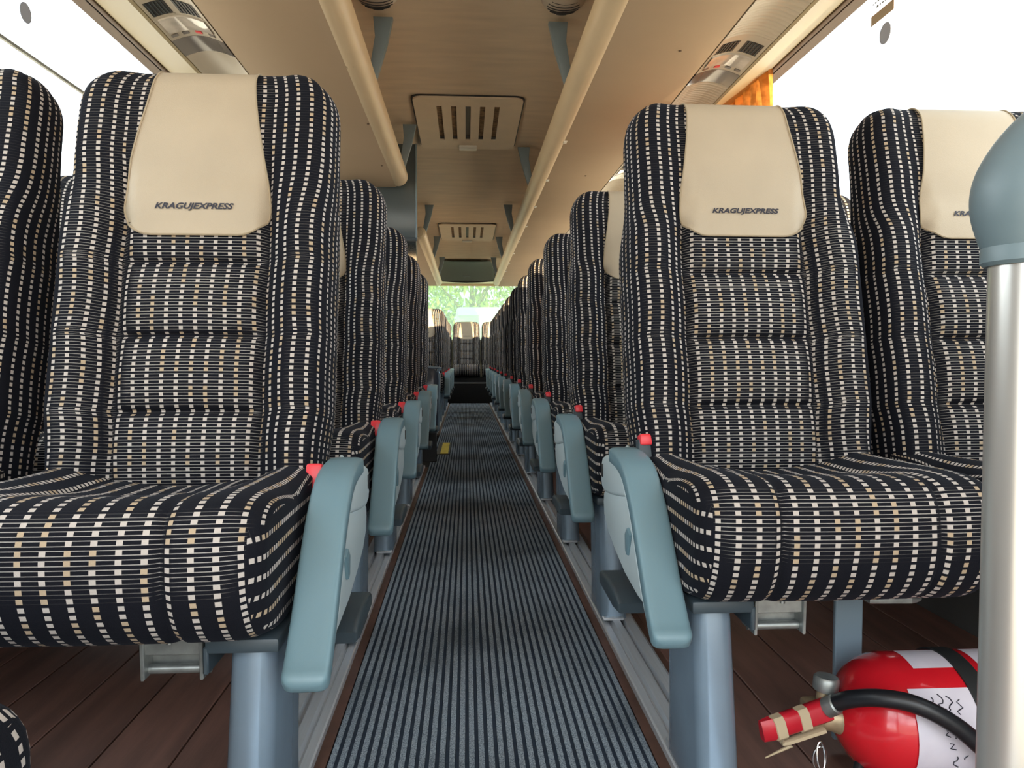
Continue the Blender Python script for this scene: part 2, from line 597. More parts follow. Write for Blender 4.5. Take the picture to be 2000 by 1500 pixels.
# side walls below the windows, pillars, upper shell
win_right = [(0.55, 3.22), (3.42, 4.85), (5.05, 6.75), (6.95, 8.6), (8.8, 10.4), (10.6, 11.7)]
win_left = [(0.30, 3.20), (3.40, 4.30), (6.5, 8.2), (8.4, 10.1), (10.3, 11.7)]
bm = bmesh.new()
box(bm, WX1, WX1 + .06, Y_FRONT, Y_BACK, -.1, Z_SILL)
box(bm, WX1, WX1 + .06, Y_FRONT, Y_BACK, Z_WTOP, 2.0)
prev = Y_FRONT
for a, b in win_right + [(Y_BACK, None)]:
    box(bm, WX1, WX1 + .06, prev, a, Z_SILL, Z_WTOP)
    prev = b
wall_r = struct(finish('wall_right', bm, M_wall), 'right side wall of the coach')
bm = bmesh.new()
box(bm, WX0 - .06, WX0, Y_FRONT, 4.42, -.1, Z_SILL)
box(bm, WX0 - .06, WX0, 6.32, Y_BACK, -.1, Z_SILL)
box(bm, WX0 - .06, WX0, 4.42, 6.32, -.8, Z_SILL)
box(bm, WX0 - .06, WX0, Y_FRONT, Y_BACK, Z_WTOP, 2.0)
prev = Y_FRONT
for a, b in win_left + [(Y_BACK, None)]:
    box(bm, WX0 - .06, WX0, prev, a, Z_SILL, Z_WTOP)
    prev = b
wall_l = struct(finish('wall_left', bm, M_wall), 'left side wall of the coach')

def side_window(idx, x, sgn, y0, y1):
    bm = bmesh.new()
    f = .022
    xa, xb = sorted((x - sgn * .012, x + sgn * .035))
    box(bm, xa, xb, y0, y1, Z_WTOP - f, Z_WTOP)
    box(bm, xa, xb, y0, y1, Z_SILL, Z_SILL + f)
    box(bm, xa, xb, y0, y0 + f, Z_SILL + f, Z_WTOP - f)
    box(bm, xa, xb, y1 - f, y1, Z_SILL + f, Z_WTOP - f)
    w = struct(finish('window_%d' % idx, bm, M_gask), None)
    xg = sorted((x + sgn * .018, x + sgn * .022))
    boxo('pane', xg[0], xg[1], y0 + .01, y1 - .01, Z_SILL + .01, Z_WTOP - .01, M_glass, w)
    return w
wi = 1
windows = {}
for a, b in win_right:
    windows['R', wi] = side_window(wi, WX1, 1, a, b)
    wi += 1
first_left = wi
for a, b in win_left:
    windows['L', wi] = side_window(wi, WX0, -1, a, b)
    wi += 1
wL = windows['L', first_left]
wR = windows['R', 1]
# thin rail across the front left window
boxo('window_bar', WX0 + .004, WX0 + .014, 0.32, 3.19, 1.461, 1.470, M_steel, wL, .001, 1)

def decal_disc(name, x, y, z, r, m, parent, sgn):
    bm = bmesh.new()
    pts = [(y + r * cos(2 * pi * k / 28), z + r * sin(2 * pi * k / 28)) for k in range(28)]
    prism(bm, pts, x, x - sgn * .0015, 'X')
    return finish(name, bm, m, parent)
def on_right(y, x=WX1 + .0175):
    return x
decal_disc('round_sticker', WX1 + .0175, 2.118, 1.600, .030, M_decal, wR, 1)
boxo('tan_sticker', WX1 + .016, WX1 + .0175, 2.075, 2.195, 1.650, 1.680, M_decal2, wR, .0006, 1)
decal_disc('round_sticker', WX0 - .0175, 2.125, 1.594, .027, M_decal, wL, -1)
boxo('blue_sticker', WX0 - .0175, WX0 - .016, 2.02, 2.05, 1.628, 1.665, M_decal, wL, .0006, 1)

def text_mesh(name, s, height, width=None, shear=0.0, bold=0.0):
    cu = bpy.data.curves.new(name, 'FONT')
    cu.body = s
    cu.align_x = 'CENTER'
    cu.shear = shear
    cu.offset = bold
    cu.resolution_u = 3
    cu.size = 1.0
    o = bpy.data.objects.new(name, cu)
    COL.objects.link(o)
    dg = bpy.context.evaluated_depsgraph_get()
    me = bpy.data.meshes.new_from_object(o.evaluated_get(dg))
    bpy.data.objects.remove(o, do_unlink=True)
    bpy.data.curves.remove(cu)
    xs = [v.co.x for v in me.vertices]
    ys = [v.co.y for v in me.vertices]
    w, h = max(xs) - min(xs), max(ys) - min(ys)
    sx = (width / w) if width else height / h
    cx = (max(xs) + min(xs)) / 2
    y0 = min(ys)
    for v in me.vertices:
        v.co = Vector(((v.co.x - cx) * sx, (v.co.y - y0) * height / h, 0))
    me.materials.clear()
    return me

# worn illegible dark print on the clear sticker above the tan one: short marks only
rnd_ = random.Random(4)
for zz, w_ in ((1.710, .085), (1.694, .070)):
    y_ = 2.10
    while y_ < 2.10 + w_:
        l_ = rnd_.uniform(.006, .013)
        boxo('print_mark', WX1 + .0165, WX1 + .0175, y_, y_ + l_, zz, zz + rnd_.uniform(.004, .008), M_decal, wR)
        y_ += l_ + .004

# roof / ceiling: gently arched inner skin with thickness
bm = bmesh.new()
prof_in = []
for k in range(25):
    x = -1.26 + 2.52 * k / 24
    z = 2.0 - max(0, abs(x) - .30) ** 2 * 0.16
    prof_in.append((XC + x, z))
prof_out = [(x, z + .08) for x, z in reversed(prof_in)]
prism(bm, prof_in + prof_out, Y_FRONT - .6, Y_BACK + .3, 'Y')
ceil = struct(finish('ceiling', bm, M_ceil), 'brown-grey lined ceiling between the luggage racks')

# rear wall with a wide window opening
RW = (XC - 1.02, XC + 1.02, 0.90, 1.825)
bm = bmesh.new()
box(bm, WX0 - .06, WX1 + .06, Y_BACK, Y_BACK + .06, -.1, RW[2])
box(bm, WX0 - .06, WX1 + .06, Y_BACK, Y_BACK + .06, RW[3], 2.0)
box(bm, WX0 - .06, RW[0], Y_BACK, Y_BACK + .06, RW[2], RW[3])
box(bm, RW[1], WX1 + .06, Y_BACK, Y_BACK + .06, RW[2], RW[3])
wall_b = struct(finish('wall_back', bm, M_trim), 'cream rear wall of the coach')
bm = bmesh.new()
f = .03
box(bm, RW[0], RW[1], Y_BACK - .012, Y_BACK + .03, RW[2], RW[2] + f)
box(bm, RW[0], RW[1], Y_BACK - .012, Y_BACK + .03, RW[3] - f, RW[3])
box(bm, RW[0], RW[0] + f, Y_BACK - .012, Y_BACK + .03, RW[2] + f, RW[3] - f)
box(bm, RW[1] - f, RW[1], Y_BACK - .012, Y_BACK + .03, RW[2] + f, RW[3] - f)
w_rear = struct(finish('window_%d' % wi, bm, M_rackr), 'rear window with green-tinted glass')
boxo('pane', RW[0] + .01, RW[1] - .01, Y_BACK + .018, Y_BACK + .022, RW[2] + .01, RW[3] - .01, M_rglass, w_rear)

# window head trims (cream, sloping up to the glass) and gasket strips
for side, nm in ((1, 'right'), (-1, 'left')):
    bm = bmesh.new()
    xw = WX1 if side > 0 else WX0
    xi = XC + side * .957
    segs = ((Y_FRONT, 11.98),) if side > 0 else ((Y_FRONT, 4.44), (6.36, 11.98))
    for ya, yb in segs:
        prism(bm, [(xi, Z_RACK), (xi + side * .01, Z_RACK - .003), (xw - side * .022, Z_WTOP - .012), (xw - side * .004, Z_WTOP + .02), (xi, Z_RACK + .10)], ya, yb, 'Y')
    t = struct(finish('trim_%d' % n_trim, bm, M_trim, None, 25), 'cream trim strip above the %s windows' % nm)
    n_trim += 1
    bm = bmesh.new()
    for ya, yb in segs:
        xs = sorted((xw - side * .028, xw - side * .002))
        box(bm, xs[0], xs[1], ya, yb, Z_WTOP - .022, Z_WTOP - .002, .004, 2)
    finish('gasket', bm, M_gask, t)

# ------------------------------------------------------------------ luggage racks
def rack(label, side, y0, y1, brackets, plates, screws):
    r = empty('luggage_rack', label, 'luggage rack', None, (XC, y0, Z_RACK))
    def W(o):
        o.location = (-XC, -y0, -Z_RACK)
        return o
    bm = bmesh.new()
    # bottom panel, slightly crowned, rounded at both ends by the bevel
    xa, xb = sorted((XC + side * .432, XC + side * .790))
    box(bm, xa, xb, y0, y1, Z_RACK, Z_RACK + .018, .004, 2)
    W(finish('bottom_panel', bm, M_rackb, r))
    bm = bmesh.new()
    R_ = .057
    cx, cz = XC + side * .420, Z_RACK + R_ - .002
    ys = [y0, y0 + .012, y0 + .035, y1 - .035, y1 - .012, y1]
    rr = [R_ * .55, R_ * .85, R_, R_, R_ * .85, R_ * .55]
    tube(bm, [(cx, y, cz) for y in ys], rr, 28)
    W(finish('front_rail', bm, M_rackr, r, 30))
    bm = bmesh.new()
    # rear wall of the bin above the channel
    xs = sorted((XC + side * .790, XC + side * .800))
    box(bm, xs[0], xs[1], y0, y1, Z_RACK + .045, 1.955)
    W(finish('bin_wall', bm, M_ceil, r))
    for yb in brackets:
        bm = bmesh.new()
        p = [(XC + side * .306, 1.985), (XC + side * .382, 1.985), (XC + side * .376, 1.91), (XC + side * .405, 1.735), (XC + side * .375, 1.735), (XC + side * .330, 1.88)]
        prism(bm, p, yb, yb + .035, 'Y', .003, 2)
        W(finish('bracket', bm, M_brkt, r))
    for yp in plates:
        bm = bmesh.new()
        box(bm, XC + side * .440 - .008, XC + side * .440 + .008, yp, yp + .035, Z_RACK - .004, Z_RACK + .002, .0012, 1)
        W(finish('seat_number_plate', bm, M_white, r))
    for (px, py) in screws:
        bm = bmesh.new()
        lathe(bm, [(-.001, .005), (.003, .005), (.0042, .003)], (px, py, Z_RACK), (0, 0, -1), 12)
        W(finish('screw', bm, M_gask, r))
    return r
BR = [2.96, 4.72, 6.50, 8.25, 9.95]
rack_r = rack('long tan luggage rack with a cream rounded rail above the right seats', 1, Y_FRONT, 10.6, BR,
              [3.45 + .75 * k for k in range(9)], [(.700, 2.42), (.66, 4.1)])
rack_l = rack('front tan luggage rack above the left seats, ending at the blue-grey cabinet', -1, Y_FRONT, 4.45, [2.96, 4.30],
              [], [(-.42, 3.25), (-.44, 3.95)])
rack_l2 = rack('rear tan luggage rack on the left, behind the blue-grey cabinet', -1, 6.40, 10.6, [6.55, 8.25, 9.95], [], [])
# small triangular warning sticker on the front left rack
bm = bmesh.new()
prism(bm, [(-.415, 2.62), (-.385, 2.62), (-.40, 2.67)], Z_RACK - .0008, Z_RACK + .001, 'Z')
o = finish('triangle_sticker', bm, M_trim, rack_l)
o.location = (-XC, -Y_FRONT, -Z_RACK)

# cabinet above the middle door
cab = empty('cabinet', 'glossy blue-grey cabinet hanging above the left middle doorway', 'cabinet', None, (-.73, 4.5, 1.36))
bm = bmesh.new()
prism(bm, [(-.86, 4.50), (-.300, 4.50), (-.415, 6.36), (-.86, 6.36)], 1.36, 1.93, 'Z', .008, 2)
o = finish('body', bm, M_cab, cab); o.location = (.73, -4.5, -1.36)
o = boxo('corner_strip', -.304, -.294, 4.492, 4.512, 1.36, 1.93, M_brkt, cab, .003, 2); o.location = (.73, -4.5, -1.36)
o = boxo('lower_rim', -.86, -.296, 4.490, 4.51, 1.352, 1.372, M_dark, cab, .003, 2); o.location = (.73, -4.5, -1.36)

# ------------------------------------------------------------------ overhead service channels
def chan_pt(side, q, y, off=0.0):
    p = .790 + .167 * q
    z = Z_RACK + .022 * sin(pi * q) - off
    return Vector((XC + side * p, y, z))
def chan_patch(bm, side, q0, q1, ya, yb, off, th, nq=8, ny=2, amp=0.0, pitch=0.022):
    def row(y, o_):
        return [chan_pt(side, q0 + (q1 - q0) * i / nq, y, o_) for i in range(nq + 1)]
    if amp > 0:
        ny = max(2, int((yb - ya) / pitch) * 8)
    low = []
    for k in range(ny + 1):
        y = ya + (yb - ya) * k / ny
        a = amp * (abs(sin(pi * (y - ya) / pitch))) if amp else 0
        low.append(row(y, off + a))
    up = [row(ya, off - th), ]
    V = grid(bm, low)
    U0 = [bm.verts.new(c) for c in row(ya, off - th)]
    U1 = [bm.verts.new(c) for c in row(yb, off - th)]
    for A, B in ((V[0], U0), (V[-1], U1)):
        for i in range(nq):
            bm.faces.new((A[i], A[i + 1], B[i + 1], B[i]))
    for i in range(nq):
        bm.faces.new((U0[i], U0[i + 1], U1[i + 1], U1[i]))
    for idx in (0, nq):
        fc = [r[idx] for r in V] + [U1[idx], U0[idx]]
        bm.faces.new(fc)
def cpo(name, side, q0, q1, ya, yb, off, th, m, parent, base, **k):
    bm = bmesh.new()
    chan_patch(bm, side, q0, q1, ya, yb, off, th, **k)
    o = finish(name, bm, m, parent, 30)
    o.location = -Vector(base)
    return o
def console(side, y, label):
    base = (XC + side * .87, y, Z_RACK)
    c = empty('overhead_console', label, 'overhead console', 'overhead passenger consoles on the %s' % ('right' if side > 0 else 'left'), base)
    cpo('housing', side, .02, .98, y, y + .285, .001, .012, M_chan, c, base)
    for qa, qb in ((.10, .46), (.58, .92)):
        v = cpo('air_vent', side, qa, qb, y + .045, y + .125, .0022, .004, M_black, c, base, nq=4)
        for k in range(5):
            q = qa + (qb - qa) * (k + .8) / 5.6
            s_ = cpo('slat', side, q, q + .012, y + .047, y + .123, .0045, .004, M_dark, v, (0, 0, 0), nq=1)
            s_.location = (0, 0, 0)
    bm = bmesh.new()
    cpo('vent_rim', side, .08, .48, y + .126, y + .131, .003, .004, M_chan, c, base, nq=4)
    cpo('vent_rim', side, .56, .94, y + .126, y + .131, .003, .004, M_chan, c, base, nq=4)
    cpo('lamp_lens', side, .10, .90, y + .145, y + .235, .006, .008, M_lens, c, base)
    for k, q in enumerate((.12, .36, .60, .80)):
        cpo('button', side, q, q + .11, y + .248, y + .263, .004, .006, M_red if k == 1 else M_smoke, c, base, nq=2)
    cpo('display_panel', side, .02, .98, y + .285, y + .40, .002, .012, M_smoke, c, base)
    return c
ORD = ['first', 'second', 'third', 'fourth', 'fifth', 'sixth', 'seventh', 'eighth', 'ninth', 'tenth', 'eleventh', 'twelfth', 'thirteenth']
for side in (1, -1):
    y_first = 2.335 if side > 0 else 2.165
    start = Y_FRONT
    n_c = 5 if side > 0 else 3
    ch = empty('service_channel', 'ribbed grey-beige service channel between rack and right window trim' if side > 0 else 'smooth grey service channel between front left rack and window trim',
               'channel', None, (XC + side * .87, 0, Z_RACK))
    y = y_first - .75
    cuts = [y_first + .75 * k for k in range(-1, n_c)]
    prev = Y_FRONT
    yend = 10.6 if side > 0 else 4.45
    for c_ in cuts:
        cpo('ribbed_panel' if side > 0 else 'filler_panel', side, .02, .98, prev, c_ - .004, 0, .012, M_chan, ch, (XC + side * .87, 0, Z_RACK), amp=.0028 if side > 0 else 0)
        prev = c_ + .404
    cpo('ribbed_panel' if side > 0 else 'filler_panel', side, .02, .98, prev, yend, 0, .012, M_chan, ch, (XC + side * .87, 0, Z_RACK), amp=.0028 if side > 0 else 0)
    for k, c_ in enumerate(cuts):
        nm = 'right' if side > 0 else 'left'
        console(side, c_, 'overhead console with vents and red button, %s from the front on the %s' % (ORD[k], nm))
    if side < 0:
        ch2 = empty('service_channel', 'smooth grey service channel on the left behind the cabinet', 'channel', None, (XC - .87, 6.4, Z_RACK))
        cpo('filler_panel', -1, .02, .98, 6.4, 10.6, 0, .012, M_chan, ch2, (XC - .87, 6.4, Z_RACK))

# ------------------------------------------------------------------ ceiling fittings
def hatch(y0, y1, label, tilt):
    cx, zc = .012, 1.999
    hw = .288
    L_ = y1 - y0
    h = empty('roof_hatch', label, 'roof hatch', 'slotted hatches in the ceiling', (cx, (y0 + y1) / 2, zc))
    def rr_pts(w, l, r, n=6):
        pts = []
        for (sx, sy, a0) in ((1, 1, 0), (-1, 1, 90), (-1, -1, 180), (1, -1, 270)):
            for k in range(n + 1):
                a = radians(a0 + 90 * k / n)
                pts.append((sx * (w - r) + r * cos(a), sy * (l - r) + r * sin(a)))
        return pts
    bm = bmesh.new()
    prism(bm, rr_pts(hw + .009, L_ / 2 + .012, .055), -.004, .0, 'Z')
    finish('recess', bm, M_black, h)
    # panel built from bars around five slots
    bm = bmesh.new()
    z0, z1 = -.016, -.006
    outer = rr_pts(hw, L_ / 2, .05)
    slots = [(-.155 + .0775 * k - .014, -.155 + .0775 * k + .014) for k in range(5)]
    sy0, sy1 = -L_ * .36, L_ * .30
    # strips: left block, right block via polygon pieces
    left = [p for p in outer if p[0] < -.2]
    right = [p for p in outer if p[0] > .2]
    prism(bm, [(slots[0][0], L_ / 2)] + left + [(slots[0][0], -L_ / 2)], z0, z1, 'Z')
    prism(bm, [p for p in right if p[1] > 0] + [(slots[4][1], L_ / 2), (slots[4][1], -L_ / 2)] + [p for p in right if p[1] < 0], z0, z1, 'Z')
    for k in range(5):
        a, b = slots[k]
        box(bm, a, b, sy1, L_ / 2, z0, z1)
        box(bm, a, b, -L_ / 2, sy0, z0, z1)
        if k < 4:
            box(bm, b, slots[k + 1][0], -L_ / 2, L_ / 2, z0, z1)
    bmesh.ops.remove_doubles(bm, verts=bm.verts[:], dist=1e-5)
    p = finish('panel', bm, M_hatch, h, 30)
    p.rotation_euler = (radians(tilt), radians(tilt * .4), 0)
    for k in range(5):
        a, b = slots[k]
        s_ = boxo('slot_bottom', a - .002, b + .002, sy0 - .002, sy1 + .002, -.0062, -.0045, M_slot if k != 2 else M_black, h)
        boxo('slot_end', a, b, sy1 - .05, sy1, -.0085, -.0062, M_black, s_)
    boxo('handle_plate', -.055, .055, L_ / 2 - .085, L_ / 2 - .012, -.034, -.014, M_white, h, .003, 2)
    return h
hatch(3.86, 4.77, 'slotted beige ceiling hatch, the near and larger-looking one with a warped corner', -.55)
hatch(7.50, 8.55, 'slotted beige ceiling hatch, the far one near the rear window', .0)

def speaker(x, label):
    s_ = empty('ceiling_speaker', label, 'speaker', 'round speakers at the front of the ceiling', (x, 2.77, 1.985))
    bm = bmesh.new()
    prof = [(0, .082), (.008, .082), (.014, .078), (.026, .066), (.034, .050), (.039, .028), (.041, .0)]
    lathe(bm, prof, (0, 0, 0), (0, 0, -1), 36)
    finish('dome', bm, M_speak, s_)
    for k in range(-3, 4):
        y = k * .019
        half = sqrt(max(0, .060 ** 2 - y * y))
        bm = bmesh.new()
        pts = []
        for i in range(9):
            xx = -half + 2 * half * i / 8
            rr = sqrt(xx * xx + y * y)
            zz = -.041 * sqrt(max(0, 1 - (rr / .083) ** 2)) - .0005
            pts.append((xx, y + .010 * (1 - (xx / .07) ** 2), zz))
        tube(bm, pts, .0028, 6)
        finish('slot', bm, M_black, s_)
    return s_
speaker(-.325, 'round slotted speaker in the ceiling beside the left rack rail')
speaker(.362, 'round slotted speaker in the ceiling beside the right rack rail')

# dark cowl between ceiling and rear window
cw = empty('rear_cowl', 'dark grey sloping cowl on the ceiling above the rear window', 'cowl', None, (0, 10.8, 1.9))
bm = bmesh.new()
rows = []
for k in range(9):
    t = k / 8
    y = 10.25 + .95 * t
    z = 1.975 - .18 * (1 - cos(t * pi / 2)) * 1.0
    w = .33 + .11 * t
    rows.append([Vector((x * w / 8 + .005, y + .04 * (1 - (x / 8) ** 2) * t, z - .012 * (1 - (x / 8) ** 4))) for x in range(-8, 9)])
grid(bm, rows)
bmesh.ops.solidify(bm, geom=bm.faces[:], thickness=.02)
o = finish('cowl_panel', bm, M_spoil, cw); o.location = (0, -10.8, -1.9)
bm = bmesh.new()
tube(bm, [(-.44, 11.19, 1.80), (-.2, 11.23, 1.787), (0, 11.24, 1.782), (.2, 11.23, 1.787), (.44, 11.19, 1.80)], .012, 10)
o = finish('lower_lip', bm, M_black, cw); o.location = (0, -10.8, -1.9)
o = boxo('name_plate', -.05, .06, 11.00, 11.01, 1.842, 1.856, M_brkt, cw); o.location = (0, -10.8, -1.9)
# header panel between cowl and rear glass
bm = bmesh.new()
box(bm, WX0, WX1, 11.25, 11.99, 1.826, 1.86, .01, 2)
struct(finish('trim_%d' % n_trim, bm, M_rackr), 'cream header above the rear window')
n_trim += 1

# ------------------------------------------------------------------ carpet
NR = 33
PITCH = .535 / NR
bm = bmesh.new()
prof = [(-.2675, .0)]
for k in range(NR):
    x = -.2675 + k * PITCH
    prof += [(x + PITCH * .17, .0028), (x + PITCH * .22, .0062), (x + PITCH * .5, .0072), (x + PITCH * .78, .0062), (x + PITCH * .83, .0028)]
prof += [(.2675, .0)]
ys = [Y_FRONT + (10.36 - Y_FRONT) * k / 12 for k in range(13)]
grid(bm, [[(x, y, z) for x, z in prof] for y in ys])
carpet = finish('carpet_runner', bm, M_carp, None, 60)
carpet.location = (AX, 0, -.002)
tag(carpet, 'ribbed dark blue-grey carpet runner along the aisle', 'carpet')

# yellow marker set in the carpet beside the stairwell
ym = empty('floor_marker', 'yellow strip on a dark plate set in the carpet at the stairwell', 'floor marker', None, (-.155, 5.25, .006))
boxo('plate', -.048, .040, -.33, .34, -.004, .003, M_black, ym, .001, 1)
boxo('yellow_strip', -.022, .030, -.31, .30, .003, .007, M_yel, ym, .0015, 1)

# stairwell on the left: dark steps down to the middle door
sw = empty('stairwell', 'dark stairwell of the left middle door, beside the yellow strip', 'stairwell', None, (-.7, 5.35, -.3))
for k in range(3):
    xa = -.233 - .30 * k
    o = boxo('step', max(WX0 + .001, xa - .30), xa, 4.43, 6.29, -.8, -.03 - .22 * (k + .6), M_riser, sw, .004, 1)
    o.location = (.7, -5.35, .3)
o = boxo('front_side_panel', WX0 + .02, -.185, 4.58, 4.61, .006, .19, M_black, sw, .004, 1); o.location = (.7, -5.35, .3)
mp = empty('modesty_panel', 'glossy navy modesty panel behind the left stairwell', 'partition', None, (-.7, 6.36, 0))
bm = bmesh.new()
pts = [(-.45, .0), (.455, .0), (.462, .46), (.455, .52), (.43, .55), (.39, .56), (-.45, .56)]
prism(bm, pts, -.02, .02, 'Y', .006, 2)
finish('board', bm, M_panel, mp)
bm = bmesh.new()
tube(bm, smooth_path([(.455, 0, .02), (.464, 0, .44), (.455, 0, .53), (.40, 0, .566), (-.45, 0, .566)], 5), .012, 10)
finish('edge_tube', bm, M_legm, mp)

# raised rear platform
bm = bmesh.new()
box(bm, WX0 + .002, WX1 - .002, 10.37, 11.99, -.09, .28, .006, 2)
plat = struct(finish('trim_%d' % n_trim, bm, M_riser), 'black carpeted platform under the rear seats')
n_trim += 1

# ------------------------------------------------------------------ seats
REC = radians(11.5)
BT = Vector((0, sin(REC), cos(REC)))          # up along the backrest
BN = Vector((0, -cos(REC), sin(REC)))         # out of the backrest, to the front
B0 = Vector((0, .020, .452))
TL = .711
PANEL = .113
CREASES = (.120, .240, .362)

def smoothstep(a, b, x):
    t = max(0.0, min(1.0, (x - a) / (b - a)))
    return t * t * (3 - 2 * t)
HEADW = [0.0]                      # extra half width of the head part
def half_w(t):
    w = .200 + .010 * smoothstep(.02, .14, t) - (.013 - HEADW[0]) * smoothstep(.40, .52, t)
    if t > TL - .085:
        k = min(1.0, (t - TL + .085) / .085)
        w = .140 + (w - .140) * sqrt(max(0, 1 - k * k))
    return w
def front(s, t):
    """height of the upholstery over the base plane"""
    w = half_w(t)
    a = abs(s)
    low = 1 - smoothstep(.40, .52, t)
    f = .018 + .014 * sin(pi * min(1, t / .42)) * (1 - smoothstep(.0, .2, a))
    # side bolsters
    b = smoothstep(PANEL - .006, PANEL + .050, a)
    f += (.038 * low + .010 * (1 - low)) * b
    # pillow of the head part
    f += .016 * sin(pi * max(0, min(1, (t - .42) / .27))) * (1 - .5 * (a / .2) ** 2)
    # seam grooves beside the panel
    f -= .009 * math.exp(-((a - PANEL) / .0055) ** 2) * (1 - smoothstep(.50, .56, t))
    # cross creases of the panel
    if a < PANEL:
        fade = 1 - smoothstep(PANEL - .016, PANEL, a)
        e = [0.0] + list(CREASES) + [.50]
        for i in range(len(e) - 1):
            if e[i] <= t < e[i + 1] and t < .5:
                k = (t - e[i]) / (e[i + 1] - e[i])
                f += .011 * (sin(pi * k) ** .7) * fade
        for c in CREASES:
            f -= .008 * math.exp(-((t - c) / .004) ** 2) * fade
    # soft rounding at the side edge
    r = .034
    if a > w - r:
        k = min(1, (a - (w - r)) / r)
        f -= r * (1 - sqrt(max(0, 1 - k * k)))
    # top rounding
    r = .045
    if t > TL - r:
        k = min(1, (t - (TL - r)) / r)
        f -= r * (1 - sqrt(max(0, 1 - k * k)))
    return f
def back_d(t):
    d = .088 - .020 * smoothstep(.40, .62, t)
    r = .03
    if t > TL - r:
        k = min(1, (t - (TL - r)) / r)
        d -= r * (1 - sqrt(max(0, 1 - k * k)))
    return d
def bpt(s, t, d):
    return B0 + Vector((s, 0, 0)) + BT * t + BN * d

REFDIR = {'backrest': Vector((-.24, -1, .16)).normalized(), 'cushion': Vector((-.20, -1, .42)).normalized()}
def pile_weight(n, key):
    return smoothstep(.80, .94, n.dot(REFDIR.get(key, REFDIR['cushion'])))  # velvet's change with viewing angle, baked into the thread colour

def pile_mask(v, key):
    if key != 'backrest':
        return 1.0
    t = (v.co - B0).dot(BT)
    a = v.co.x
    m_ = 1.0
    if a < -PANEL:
        m_ = .18                      # aisle bolster: threads kept faint, as in a slanted view
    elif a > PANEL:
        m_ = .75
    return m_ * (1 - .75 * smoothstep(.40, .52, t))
def to_fabric_mesh(name, bm, uvs, sharp=50):
    """uvs: dict vert -> (u, v); writes UV map and the pile attribute"""
    bmesh.ops.recalc_face_normals(bm, faces=bm.faces[:])
    bm.normal_update()
    probe = min(bm.verts, key=lambda q: q.co.y)
    if probe.normal.y > 0:
        bmesh.ops.reverse_faces(bm, faces=bm.faces[:])
        bm.normal_update()
    uvl = bm.loops.layers.uv.new('weave')
    for f_ in bm.faces:
        for l in f_.loops:
            l[uvl].uv = uvs(l.vert, f_)
    pl = bm.verts.layers.float.new('pile')
    for v in bm.verts:
        v[pl] = pile_weight(v.normal, name) * pile_mask(v, name)
    me = bpy.data.meshes.new(name)
    bm.to_mesh(me)
    bm.free()
    for p in me.polygons:
        p.use_smooth = True
    me.set_sharp_from_angle(angle=radians(sharp))
    me.materials.append(FAB)
    return me

def backrest_mesh():
    bm = bmesh.new()
    ss = [-1 + 2 * i / 44 for i in range(45)]
    ts = sorted(set([round(TL * i / 58, 4) for i in range(48)] + [TL - .1 + .1 * sin(pi / 2 * k / 14) for k in range(1, 15)] + [c + d for c in CREASES for d in (-.006, -.002, .002, .006)]))
    rows, UV = [], []
    for t in ts:
        w = half_w(t)
        # panel-aligned samples so that the seam stays in place
        S = []
        for q in ss:
            S.append(q * w)
        d = back_d(t)
        ring = [bpt(s, t, front(s, t)) for s in S]
        fe = front(w, t)
        side = [bpt(w + .004, t, fe * .55 - d * .25), bpt(w + .006, t, -d * .45), bpt(w + .002, t, -d * .85), bpt(w - .02, t, -d)]
        backp = [bpt(w * .5, t, -d - .006), bpt(0, t, -d - .008), bpt(-w * .5, t, -d - .006)]
        oside = [bpt(-(w - .02), t, -d), bpt(-(w + .002), t, -d * .85), bpt(-(w + .006), t, -d * .45), bpt(-(w + .004), t, fe * .55 - d * .25)]
        pts = ring + side + backp + oside
        # arc length from the middle
        mid = 22
        u = [0.0] * len(pts)
        for i in range(mid + 1, mid + 29):
            u[i] = u[i - 1] + (pts[i] - pts[i - 1]).length
        for i in range(mid - 1, -1, -1):
            u[i] = u[i + 1] - (pts[i] - pts[i + 1]).length
        uu = u[0]
        for i in range(len(pts) - 1, mid + 28, -1):
            nxt = pts[(i + 1) % len(pts)]
            uu -= (pts[i] - nxt).length
            u[i] = uu
        # bring the columns to a constant count over the front so that they follow the outline
        rows.append(pts)
        UV.append(u)
    # v along the surface in the middle
    v = [0.0]
    for i in range(1, len(rows)):
        v.append(v[-1] + (rows[i][22] - rows[i - 1][22]).length)
    ref = UV[len(rows) // 3]
    V = grid(bm, rows, close_u=True)
    idx = {}
    for i, r in enumerate(V):
        for j, q in enumerate(r):
            idx[q] = (0.55 * UV[i][j] + 0.45 * ref[j], v[i])
    bm.faces.new(V[0])
    tf = bm.faces.new(V[-1])
    return to_fabric_mesh('backrest', bm, lambda q, f_: idx[q])

